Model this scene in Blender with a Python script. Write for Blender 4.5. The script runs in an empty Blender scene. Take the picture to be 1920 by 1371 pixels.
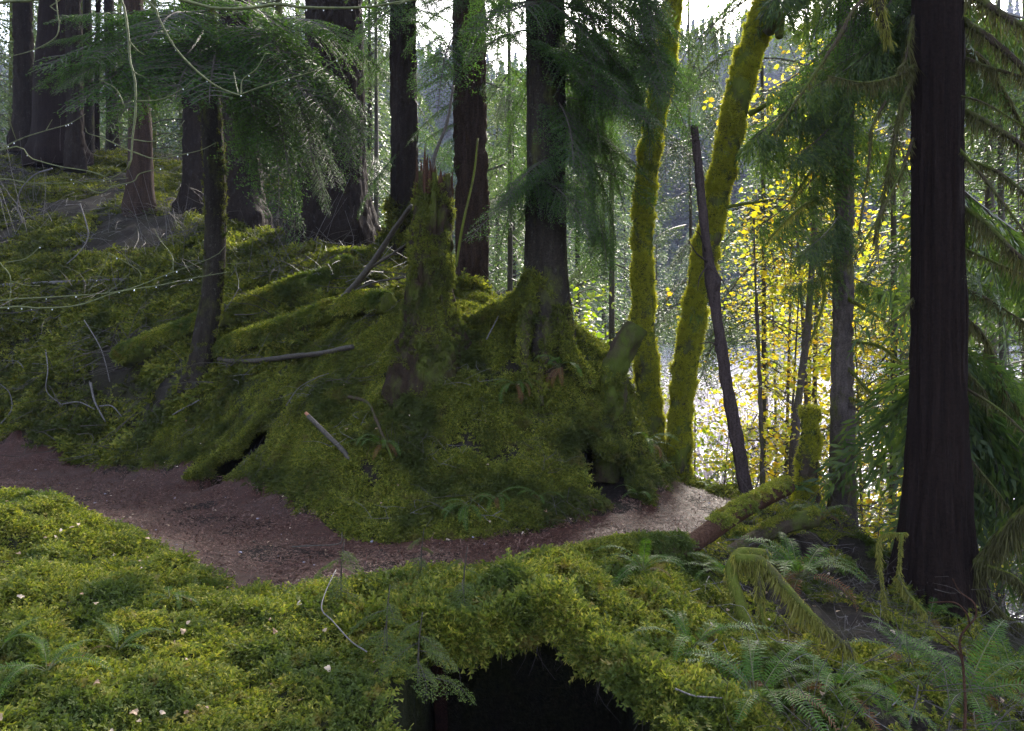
import bpy, math, random
import numpy as np
from mathutils import Vector, Matrix, Euler

R = math.radians
rng = np.random.default_rng(11)
random.seed(5)
scene = bpy.context.scene
col = scene.collection

# ------------------------------------------------------------------ camera, sky, sun, exposure
F = 1500.0            # focal length in photo pixels (photo 1920 x 1371)
HU, HV = 960.0, 620.0  # the horizon sits at row 620; the eye is the world origin
cam_d = bpy.data.cameras.new('camera')
cam = bpy.data.objects.new('camera', cam_d)
col.objects.link(cam)
cam.rotation_euler = (R(90), 0, 0)
cam_d.sensor_fit = 'HORIZONTAL'
cam_d.sensor_width = 36
cam_d.lens = 36 * F / 1920
cam_d.shift_y = (HV - 685.5) / 1920
cam_d.clip_start = 0.05
cam_d.clip_end = 3000
scene.camera = cam

SUN_DIR = Vector((0.26, 0.84, 0.58)).normalized()
world = bpy.data.worlds.new('World')
scene.world = world
world.use_nodes = True
wn = world.node_tree
wn.nodes.clear()
sky = wn.nodes.new('ShaderNodeTexSky')
sky.sky_type = 'NISHITA'
sky.sun_disc = False
sky.sun_elevation = math.asin(SUN_DIR.z)
sky.sun_rotation = math.atan2(SUN_DIR.x, SUN_DIR.y)
sky.air_density = 1.0
sky.dust_density = 3.0
sky.ozone_density = 1.5
bg = wn.nodes.new('ShaderNodeBackground')
bg.inputs['Strength'].default_value = 0.15
wo = wn.nodes.new('ShaderNodeOutputWorld')
hs = wn.nodes.new('ShaderNodeHueSaturation')   # thin high cloud: a paler sky
hs.inputs['Saturation'].default_value = 0.6
wn.links.new(sky.outputs[0], hs.inputs['Color'])
wn.links.new(hs.outputs[0], bg.inputs[0])
wn.links.new(bg.outputs[0], wo.inputs[0])

sun_d = bpy.data.lights.new('sun', 'SUN')
sun_d.energy = 4.2
sun_d.angle = R(14)
sun_d.color = (1.0, 0.93, 0.82)
sun = bpy.data.objects.new('sun', sun_d)
col.objects.link(sun)
sun.rotation_euler = SUN_DIR.to_track_quat('Z', 'Y').to_euler()
sun.location = SUN_DIR * 50

scene.view_settings.view_transform = 'Standard'
scene.view_settings.look = 'None'
scene.view_settings.exposure = 2.35
scene.view_settings.gamma = 1.0
scene.view_settings.use_curve_mapping = False
cy = scene.cycles
cy.use_denoising = True
cy.denoising_prefilter = 'NONE'
cy.max_bounces = 6
cy.diffuse_bounces = 3
cy.glossy_bounces = 2
cy.transmission_bounces = 4
cy.transparent_max_bounces = 8
cy.sample_clamp_indirect = 4.0
cy.caustics_reflective = False
cy.caustics_refractive = False

# ------------------------------------------------------------------ helpers
def px(u, v, d):
    """photo pixel at distance d (m) -> world point"""
    return np.array([(u - HU) / F * d, d, (HV - v) / F * d])

def sstep(a, b, x):
    t = np.clip((x - a) / (b - a), 0, 1)
    return t * t * (3 - 2 * t)

def _hash(ix, iy, iz, seed):
    h = (ix * 374761393 + iy * 668265263 + iz * 2147483647 + seed * 974634777) & 0xFFFFFFFF
    h = ((h ^ (h >> 13)) * 1274126177) & 0xFFFFFFFF
    h = (h ^ (h >> 16)) & 0xFFFFFF
    return h / float(0xFFFFFF)

def noise3(x, y, z, seed=0):
    x, y, z = np.broadcast_arrays(np.asarray(x, float), np.asarray(y, float), np.asarray(z, float))
    ix, iy, iz = np.floor(x).astype(np.int64), np.floor(y).astype(np.int64), np.floor(z).astype(np.int64)
    fx, fy, fz = x - ix, y - iy, z - iz
    fx, fy, fz = fx * fx * (3 - 2 * fx), fy * fy * (3 - 2 * fy), fz * fz * (3 - 2 * fz)
    r = 0
    for a in (0, 1):
        for b in (0, 1):
            for c in (0, 1):
                w = (fx if a else 1 - fx) * (fy if b else 1 - fy) * (fz if c else 1 - fz)
                r = r + w * _hash(ix + a, iy + b, iz + c, seed)
    return r * 2 - 1

def fbm(x, y, z, seed=0, oct=4, gain=0.5):
    r, a, f = 0, 1.0, 1.0
    for o in range(oct):
        r = r + a * noise3(np.asarray(x) * f, np.asarray(y) * f, np.asarray(z) * f, seed + o * 17)
        a *= gain
        f *= 2.03
    return r

def mesh(name, V, faces, mat=None, smooth=True, midx=None):
    """V (n,3), faces: list of (m,k) index arrays"""
    me = bpy.data.meshes.new(name)
    V = np.asarray(V, np.float32)
    faces = [np.asarray(f, np.int32) for f in faces if len(f)]
    me.vertices.add(len(V))
    me.vertices.foreach_set('co', V.ravel())
    nl = sum(f.size for f in faces)
    npoly = sum(len(f) for f in faces)
    if npoly:
        me.loops.add(nl)
        me.loops.foreach_set('vertex_index', np.concatenate([f.ravel() for f in faces]))
        me.polygons.add(npoly)
        starts, o = [], 0
        for f in faces:
            starts.append(o + np.arange(len(f)) * f.shape[1])
            o += f.size
        me.polygons.foreach_set('loop_start', np.concatenate(starts).astype(np.int32))
        me.polygons.foreach_set('use_smooth', np.full(npoly, smooth, dtype=bool))
        if midx is not None:
            me.polygons.foreach_set('material_index', np.asarray(midx, np.int32))
    me.update(calc_edges=True)
    for m in (mat if isinstance(mat, (list, tuple)) else [mat]):
        if m is not None:
            me.materials.append(m)
    return me

def tag(o, label=None, cat=None, group=None, kind=None):
    if label: o['label'] = label
    if cat: o['category'] = cat
    if group: o['group'] = group
    if kind: o['kind'] = kind
    return o

def obj(name, me, parent=None):
    """mesh made in world coordinates; stays there under a parent Empty"""
    o = bpy.data.objects.new(name, me)
    col.objects.link(o)
    if parent is not None:
        o.parent = parent
        if parent.type == 'EMPTY':
            o.location = -Vector(parent.location)
    return o

def empty(name, loc, label=None, cat=None, group=None):
    o = bpy.data.objects.new(name, None)
    o.empty_display_size = 0.1
    col.objects.link(o)
    o.location = Vector([float(c) for c in loc])
    return tag(o, label, cat, group)

class Acc:
    def __init__(s):
        s.V, s.F, s.n = [], {}, 0
    def add(s, V, F):
        s.V.append(np.asarray(V, float))
        for f in (F if isinstance(F, list) else [F]):
            f = np.asarray(f)
            if len(f):
                s.F.setdefault(f.shape[1], []).append(f + s.n)
        s.n += len(V)
    def mesh(s, name, mat, smooth=True):
        return mesh(name, np.concatenate(s.V), [np.concatenate(f) for f in s.F.values()], mat, smooth)

def spline(P, n, extra=None):
    """Catmull-Rom through P, n samples"""
    P = np.asarray(P, float)
    if len(P) == 2:
        t = np.linspace(0, 1, n)[:, None]
        return P[0] * (1 - t) + P[1] * t
    Q = np.vstack([2 * P[0] - P[1], P, 2 * P[-1] - P[-2]])
    seg = np.linalg.norm(np.diff(P[:, :3], axis=0), axis=1)
    s = np.concatenate([[0], np.cumsum(seg)])
    t = np.linspace(0, s[-1], n)
    k = np.clip(np.searchsorted(s, t, 'right') - 1, 0, len(P) - 2)
    f = ((t - s[k]) / np.maximum(seg[k], 1e-9))[:, None]
    p0, p1, p2, p3 = Q[k], Q[k + 1], Q[k + 2], Q[k + 3]
    return 0.5 * (2 * p1 + (p2 - p0) * f + (2 * p0 - 5 * p1 + 4 * p2 - p3) * f ** 2 + (3 * p1 - p0 - 3 * p2 + p3) * f ** 3)

def frames(C):
    T = np.gradient(C, axis=0)
    T /= np.maximum(np.linalg.norm(T, axis=1, keepdims=True), 1e-9)
    ref = np.array([1.0, 0, 0]) if abs(T[0][0]) < 0.8 else np.array([0, 1.0, 0])
    A = np.zeros_like(C)
    a = ref - T[0] * ref.dot(T[0])
    for i in range(len(C)):
        a = a - T[i] * a.dot(T[i])
        a /= max(np.linalg.norm(a), 1e-9)
        A[i] = a
    return T, A, np.cross(T, A)

def tube(C, rad, nseg=8, cap=True, fn=None):
    """swept tube; fn(theta grid, length grid, radius grid) -> radius grid"""
    C = np.asarray(C, float)
    n = len(C)
    rad = np.broadcast_to(np.asarray(rad, float), (n,))
    T, A, B = frames(C)
    th = np.arange(nseg) * 2 * np.pi / nseg
    s = np.concatenate([[0], np.cumsum(np.linalg.norm(np.diff(C, axis=0), axis=1))])
    TH, S = np.meshgrid(th, s)
    RR = np.repeat(rad[:, None], nseg, 1)
    if fn is not None:
        RR = fn(TH, S, RR)
    V = C[:, None, :] + A[:, None, :] * (RR * np.cos(TH))[..., None] + B[:, None, :] * (RR * np.sin(TH))[..., None]
    V = V.reshape(-1, 3)
    i, j = np.meshgrid(np.arange(n - 1), np.arange(nseg), indexing='ij')
    a = i * nseg + j
    b = i * nseg + (j + 1) % nseg
    Fq = np.stack([a, b, b + nseg, a + nseg], -1).reshape(-1, 4)
    fs = [Fq]
    if cap:
        V = np.vstack([V, C[0], C[-1]])
        k = np.arange(nseg)
        c0 = np.stack([np.full(nseg, n * nseg), (k + 1) % nseg, k], -1)
        e = (n - 1) * nseg
        c1 = np.stack([np.full(nseg, n * nseg + 1), e + k, e + (k + 1) % nseg], -1)
        fs.append(np.vstack([c0, c1]))
    return V, fs

def quads(C, A, B):
    """rhombus-ish leaf quads: centre C, half length A, half width B"""
    n = len(C)
    V = np.stack([C - A, C + B - A * 0.15, C + A, C - B - A * 0.15], 1).reshape(-1, 3)
    return V, np.arange(n * 4).reshape(n, 4)

def unit(v):
    return v / np.maximum(np.linalg.norm(v, axis=-1, keepdims=True), 1e-9)

# ------------------------------------------------------------------ materials
def newmat(name):
    m = bpy.data.materials.new(name)
    m.use_nodes = True
    nt = m.node_tree
    nt.nodes.clear()
    return m, nt, nt.nodes.new('ShaderNodeOutputMaterial')

def N(nt, t, **kw):
    n = nt.nodes.new(t)
    for k, v in kw.items():
        if k in n.inputs:
            n.inputs[k].default_value = v
        else:
            setattr(n, k, v)
    return n

def ramp(nt, fac, stops):
    r = nt.nodes.new('ShaderNodeValToRGB')
    el = r.color_ramp.elements
    while len(el) < len(stops):
        el.new(0.5)
    for e, (p, c) in zip(el, stops):
        e.position = p
        e.color = (*c, 1)
    nt.links.new(fac, r.inputs[0])
    return r.outputs[0]

def mixc(nt, fac, a, b, mode='MIX'):
    m = nt.nodes.new('ShaderNodeMix')
    m.data_type = 'RGBA'
    m.blend_type = mode
    for s, v in ((m.inputs[0], fac), (m.inputs[6], a), (m.inputs[7], b)):
        if isinstance(v, (int, float)):
            s.default_value = v
        elif isinstance(v, tuple):
            s.default_value = (*v, 1)
        else:
            nt.links.new(v, s)
    return m.outputs[2]

def pos(nt, scale=(1, 1, 1)):
    g = nt.nodes.new('ShaderNodeNewGeometry')
    mp = nt.nodes.new('ShaderNodeMapping')
    mp.inputs['Scale'].default_value = scale
    nt.links.new(g.outputs['Position'], mp.inputs[0])
    return mp.outputs[0]

def noise(nt, vec, scale, detail=4, rough=0.6):
    n = N(nt, 'ShaderNodeTexNoise', Scale=scale, Detail=detail, Roughness=rough)
    nt.links.new(vec, n.inputs['Vector'])
    return n.outputs[0]

def bump(nt, h, strength=0.5, dist=0.02):
    b = N(nt, 'ShaderNodeBump', Strength=strength, Distance=dist)
    nt.links.new(h, b.inputs['Height'])
    return b.outputs[0]

def leafmat(name, cols, trans, tw=0.4, rough=0.5, spec=0.3, patch=None, patch_scale=1.5, worn=None):
    """foliage: colour varies between leaves/instances and in patches; part of the light passes through"""
    m, nt, out = newmat(name)
    oi = nt.nodes.new('ShaderNodeObjectInfo')
    g = nt.nodes.new('ShaderNodeNewGeometry')
    ad = N(nt, 'ShaderNodeMath', operation='ADD')
    nt.links.new(oi.outputs['Random'], ad.inputs[0])
    nt.links.new(g.outputs['Random Per Island'], ad.inputs[1])
    fr = N(nt, 'ShaderNodeMath', operation='FRACT')
    nt.links.new(ad.outputs[0], fr.inputs[0])
    k = len(cols) - 1
    c = ramp(nt, fr.outputs[0], [(i / max(k, 1), cc) for i, cc in enumerate(cols)])
    if patch:
        nz = noise(nt, pos(nt), patch_scale, 3)
        f = ramp(nt, nz, [(0.42, (0, 0, 0)), (0.62, (1, 1, 1))])
        c = mixc(nt, f, c, patch)
    if worn:
        f2 = ramp(nt, noise(nt, pos(nt), 5.5, 4, 0.7), [(0.57, (0, 0, 0)), (0.68, (0.85, 0.85, 0.85))])
        c = mixc(nt, f2, c, worn)
    p = N(nt, 'ShaderNodeBsdfPrincipled', Roughness=rough)
    p.inputs['Specular IOR Level'].default_value = spec
    nt.links.new(c, p.inputs['Base Color'])
    t = nt.nodes.new('ShaderNodeBsdfTranslucent')
    tc = mixc(nt, 1.0, c, trans, 'MULTIPLY')
    nt.links.new(tc, t.inputs[0])
    mx = nt.nodes.new('ShaderNodeMixShader')
    mx.inputs[0].default_value = tw
    nt.links.new(p.outputs[0], mx.inputs[1])
    nt.links.new(t.outputs[0], mx.inputs[2])
    nt.links.new(mx.outputs[0], out.inputs[0])
    return m

def barkmat(name, dark, light, moss=None, moss_amt=0.5, sz=(14, 14, 2.2), rough=0.85, fine=60, lichen=None):
    m, nt, out = newmat(name)
    v = pos(nt, sz)
    a = noise(nt, v, 1.0, 6, 0.65)
    vo = N(nt, 'ShaderNodeTexVoronoi', Scale=1.3)
    vo.feature = 'DISTANCE_TO_EDGE'
    nt.links.new(v, vo.inputs['Vector'])
    b = noise(nt, pos(nt), fine, 5, 0.7)
    c = ramp(nt, a, [(0.32, dark), (0.68, light)])
    c = mixc(nt, 0.55, c, ramp(nt, b, [(0.3, tuple(x * 0.45 for x in dark)), (0.7, tuple(x * 1.15 for x in light))]))
    if lichen:
        f = ramp(nt, noise(nt, pos(nt, (1, 1, 0.6)), 22, 4, 0.7), [(0.58, (0, 0, 0)), (0.70, (1, 1, 1))])
        c = mixc(nt, f, c, lichen)
    if moss:
        f = ramp(nt, noise(nt, pos(nt, (1, 1, 0.5)), 3.5, 5, 0.7), [(0.62 - 0.3 * moss_amt, (0, 0, 0)), (0.78 - 0.3 * moss_amt, (1, 1, 1))])
        mc = mixc(nt, b, tuple(x * 0.5 for x in moss), tuple(min(1, x * 1.4) for x in moss))
        c = mixc(nt, f, c, mc)
    p = N(nt, 'ShaderNodeBsdfPrincipled', Roughness=rough)
    p.inputs['Specular IOR Level'].default_value = 0.04
    nt.links.new(c, p.inputs['Base Color'])
    h = mixc(nt, 0.5, a, b)
    h2 = mixc(nt, 0.35, h, vo.outputs['Distance'])
    nt.links.new(bump(nt, h2, 0.9, 0.03), p.inputs['Normal'])
    nt.links.new(p.outputs[0], out.inputs[0])
    return m

def plain(name, c1, c2, scale=20, rough=0.7, spec=0.3, bs=0.5, bd=0.01):
    m, nt, out = newmat(name)
    a = noise(nt, pos(nt), scale, 6, 0.65)
    p = N(nt, 'ShaderNodeBsdfPrincipled', Roughness=rough)
    p.inputs['Specular IOR Level'].default_value = spec
    nt.links.new(ramp(nt, a, [(0.3, c1), (0.7, c2)]), p.inputs['Base Color'])
    nt.links.new(bump(nt, a, bs, bd), p.inputs['Normal'])
    nt.links.new(p.outputs[0], out.inputs[0])
    return m

M = {}
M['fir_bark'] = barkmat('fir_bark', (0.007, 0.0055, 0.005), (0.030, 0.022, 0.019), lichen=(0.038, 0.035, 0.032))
M['red_bark'] = barkmat('red_bark', (0.011, 0.008, 0.0065), (0.058, 0.037, 0.029), sz=(18, 18, 1.6))
M['hemlock_bark'] = barkmat('hemlock_bark', (0.010, 0.008, 0.007), (0.040, 0.032, 0.027), moss=(0.06, 0.065, 0.02), moss_amt=0.3, lichen=(0.06, 0.06, 0.05))
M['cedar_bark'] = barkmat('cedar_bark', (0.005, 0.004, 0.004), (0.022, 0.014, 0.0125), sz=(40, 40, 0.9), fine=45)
M['moss_bark'] = barkmat('moss_bark', (0.025, 0.020, 0.012), (0.08, 0.065, 0.045), moss=(0.085, 0.10, 0.018), moss_amt=0.9)
M['stump_bark'] = barkmat('stump_bark', (0.010, 0.0075, 0.006), (0.042, 0.028, 0.021), moss=(0.055, 0.065, 0.014), moss_amt=0.5, sz=(26, 26, 1.8))
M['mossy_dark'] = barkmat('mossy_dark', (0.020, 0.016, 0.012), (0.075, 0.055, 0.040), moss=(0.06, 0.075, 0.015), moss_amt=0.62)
M['spruce_bark'] = barkmat('spruce_bark', (0.045, 0.036, 0.036), (0.15, 0.12, 0.115), moss=(0.10, 0.11, 0.02), moss_amt=0.35, sz=(22, 22, 9))
M['pole_wood'] = barkmat('pole_wood', (0.014, 0.010, 0.011), (0.085, 0.062, 0.062), sz=(30, 30, 3))
M['rot_wood'] = barkmat('rot_wood', (0.020, 0.011, 0.008), (0.085, 0.044, 0.030), sz=(34, 34, 1.8))
M['red_wood'] = plain('red_wood', (0.16, 0.06, 0.03), (0.42, 0.20, 0.12), 40)
M['grey_twig'] = plain('grey_twig', (0.035, 0.03, 0.03), (0.20, 0.18, 0.185), 60, 0.55)
M['dark_twig'] = plain('dark_twig', (0.02, 0.017, 0.014), (0.08, 0.065, 0.055), 50, 0.6)
M['lilac_twig'] = plain('lilac_twig', (0.26, 0.215, 0.26), (0.58, 0.50, 0.58), 30, 0.6)
M['green_stem'] = plain('green_stem', (0.04, 0.048, 0.018), (0.14, 0.15, 0.06), 40, 0.55, 0.25)
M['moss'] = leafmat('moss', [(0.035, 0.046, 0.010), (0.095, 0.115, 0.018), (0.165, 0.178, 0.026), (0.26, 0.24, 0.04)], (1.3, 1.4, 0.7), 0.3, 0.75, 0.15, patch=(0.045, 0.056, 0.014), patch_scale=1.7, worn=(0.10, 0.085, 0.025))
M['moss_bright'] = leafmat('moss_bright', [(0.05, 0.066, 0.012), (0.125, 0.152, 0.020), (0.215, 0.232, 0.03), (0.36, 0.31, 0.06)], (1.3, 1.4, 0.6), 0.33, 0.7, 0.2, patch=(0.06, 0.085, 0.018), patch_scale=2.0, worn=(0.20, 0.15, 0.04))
M['moss_coat'] = leafmat('moss_coat', [(0.15, 0.17, 0.018), (0.29, 0.31, 0.03), (0.42, 0.41, 0.045), (0.48, 0.42, 0.06)], (1.3, 1.3, 0.6), 0.5, 0.75, 0.15)
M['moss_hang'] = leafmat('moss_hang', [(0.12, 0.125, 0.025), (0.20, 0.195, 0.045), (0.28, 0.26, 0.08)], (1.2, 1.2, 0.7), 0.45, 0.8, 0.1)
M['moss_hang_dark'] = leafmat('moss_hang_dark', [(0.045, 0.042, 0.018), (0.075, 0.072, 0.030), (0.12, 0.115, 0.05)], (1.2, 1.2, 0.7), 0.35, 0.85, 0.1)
M['needle'] = leafmat('needle', [(0.022, 0.045, 0.020), (0.035, 0.070, 0.026), (0.062, 0.112, 0.026), (0.045, 0.080, 0.040)], (1.6, 1.8, 0.6), 0.42, 0.6, 0.08)
M['needle_far'] = leafmat('needle_far', [(0.030, 0.050, 0.028), (0.05, 0.08, 0.038), (0.085, 0.115, 0.05)], (1.4, 1.5, 0.7), 0.42, 0.5, 0.4)
M['young_needle'] = leafmat('young_needle', [(0.040, 0.068, 0.016), (0.075, 0.11, 0.024), (0.11, 0.145, 0.03)], (1.5, 1.6, 0.5), 0.4, 0.6, 0.2)
M['cedar_leaf'] = leafmat('cedar_leaf', [(0.030, 0.055, 0.022), (0.055, 0.09, 0.03), (0.09, 0.125, 0.03)], (1.5, 1.6, 0.6), 0.45, 0.5, 0.4)
M['fern'] = leafmat('fern', [(0.028, 0.070, 0.012), (0.050, 0.112, 0.017), (0.080, 0.145, 0.024)], (1.6, 1.8, 0.4), 0.42, 0.5, 0.18)
M['fern_dead'] = leafmat('fern_dead', [(0.10, 0.04, 0.02), (0.20, 0.09, 0.04)], (1.2, 1.0, 0.8), 0.3, 0.6, 0.2)
M['yellow_leaf'] = leafmat('yellow_leaf', [(0.46, 0.33, 0.02), (0.52, 0.44, 0.03), (0.44, 0.44, 0.05), (0.25, 0.33, 0.04), (0.40, 0.24, 0.03)], (1.35, 1.35, 0.7), 0.6, 0.5, 0.3)
M['green_leaf'] = leafmat('green_leaf', [(0.12, 0.20, 0.02), (0.25, 0.30, 0.03), (0.36, 0.36, 0.04)], (1.4, 1.5, 0.5), 0.55, 0.45, 0.4)
M['dry_leaf'] = leafmat('dry_leaf', [(0.20, 0.11, 0.06), (0.42, 0.30, 0.20), (0.55, 0.45, 0.36)], (1, 1, 1), 0.2, 0.6, 0.3)
M['duff_bits'] = leafmat('duff_bits', [(0.024, 0.009, 0.007), (0.07, 0.026, 0.018), (0.12, 0.05, 0.036), (0.20, 0.12, 0.095)], (1, 1, 1), 0.05, 0.6, 0.4)
M['far_needle'] = leafmat('far_needle', [(0.020, 0.040, 0.030), (0.035, 0.062, 0.040)], (1, 1, 1), 0.2, 0.7, 0.2)

# ground: moss or brown needle litter, chosen by a per-point attribute
def groundmat():
    m, nt, out = newmat('forest_soil')
    at = nt.nodes.new('ShaderNodeAttribute')
    at.attribute_name = 'mossy'
    p1 = pos(nt)
    n1 = noise(nt, p1, 38, 6, 0.7)
    n2 = noise(nt, p1, 4, 5, 0.65)
    soil = ramp(nt, n1, [(0.3, (0.006, 0.0045, 0.004)), (0.55, (0.019, 0.013, 0.011)), (0.75, (0.045, 0.032, 0.027))])
    mo = ramp(nt, n1, [(0.3, (0.010, 0.012, 0.004)), (0.7, (0.042, 0.048, 0.011))])
    ad = N(nt, 'ShaderNodeMath', operation='MULTIPLY_ADD')
    nt.links.new(n2, ad.inputs[0])
    ad.inputs[1].default_value = 1.2
    ad.inputs[2].default_value = -0.6
    a2 = N(nt, 'ShaderNodeMath', operation='ADD')
    a2.use_clamp = True
    nt.links.new(ad.outputs[0], a2.inputs[0])
    nt.links.new(at.outputs['Fac'], a2.inputs[1])
    c = mixc(nt, a2.outputs[0], soil, mo)
    p = N(nt, 'ShaderNodeBsdfPrincipled', Roughness=0.9)
    p.inputs['Specular IOR Level'].default_value = 0.2
    nt.links.new(c, p.inputs['Base Color'])
    nt.links.new(bump(nt, mixc(nt, 0.5, n1, n2), 1.0, 0.04), p.inputs['Normal'])
    nt.links.new(p.outputs[0], out.inputs[0])
    return m
M['ground'] = groundmat()

def trailmat():
    m, nt, out = newmat('trail_duff')
    p1 = pos(nt)
    a = noise(nt, p1, 95, 6, 0.75)
    b = noise(nt, p1, 2.3, 5, 0.6)
    c = ramp(nt, a, [(0.30, (0.012, 0.0045, 0.003)), (0.52, (0.056, 0.019, 0.012)), (0.72, (0.115, 0.046, 0.033))])
    c = mixc(nt, ramp(nt, noise(nt, p1, 14, 5, 0.75), [(0.45, (0, 0, 0)), (0.66, (0.75, 0.75, 0.75))]), c, mixc(nt, 1.0, c, (0.38, 0.34, 0.36), 'MULTIPLY'))
    c = mixc(nt, ramp(nt, b, [(0.35, (0, 0, 0)), (0.7, (0.6, 0.6, 0.6))]), c, mixc(nt, 1.0, c, (0.55, 0.48, 0.52), 'MULTIPLY'))
    p = N(nt, 'ShaderNodeBsdfPrincipled')
    p.inputs['Specular IOR Level'].default_value = 0.25
    nt.links.new(ramp(nt, b, [(0.35, (0.75, 0.75, 0.75)), (0.7, (0.42, 0.42, 0.42))]), p.inputs['Roughness'])
    nt.links.new(c, p.inputs['Base Color'])
    nt.links.new(bump(nt, mixc(nt, 0.3, a, b), 0.8, 0.015), p.inputs['Normal'])
    nt.links.new(p.outputs[0], out.inputs[0])
    return m
M['trail'] = trailmat()

def watermat():
    m, nt, out = newmat('river_water')
    p1 = pos(nt, (1, 0.6, 1))
    a = noise(nt, p1, 1.6, 6, 0.65)
    b = noise(nt, p1, 0.35, 4, 0.6)
    f = ramp(nt, a, [(0.46, (0, 0, 0)), (0.60, (1, 1, 1))])
    c = mixc(nt, f, (0.14, 0.15, 0.20), (0.46, 0.46, 0.54))
    p = N(nt, 'ShaderNodeBsdfPrincipled', Roughness=0.12)
    nt.links.new(c, p.inputs['Base Color'])
    nt.links.new(bump(nt, mixc(nt, 0.4, a, b), 0.8, 0.25), p.inputs['Normal'])
    nt.links.new(p.outputs[0], out.inputs[0])
    return m
M['water'] = watermat()
M['gravel'] = plain('gravel', (0.17, 0.16, 0.20), (0.34, 0.32, 0.40), 3, 0.8, 0.3, 0.7, 0.08)

# ------------------------------------------------------------------ terrain
GZ = -1.6
def tr(u, v, z=GZ):
    d = z * F / (HV - v)
    return px(u, v, d)
UP = [(-260, 815), (0, 842), (130, 862), (260, 882), (400, 908), (500, 940), (560, 972), (640, 1003), (720, 1012), (800, 1010), (900, 1003), (1000, 992), (1100, 975), (1200, 955), (1250, 928), (1256, 908), (1262, 897)]
LO = [(-560, 905), (-330, 925), (-130, 950), (40, 980), (180, 1010), (330, 1050), (430, 1090), (520, 1108), (620, 1096), (740, 1082), (860, 1074), (980, 1058), (1100, 1040), (1200, 1024), (1290, 1004), (1350, 968), (1410, 938)]
UPW = np.array([tr(*p) for p in UP])
LOW = np.array([tr(*p) for p in LO])

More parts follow.
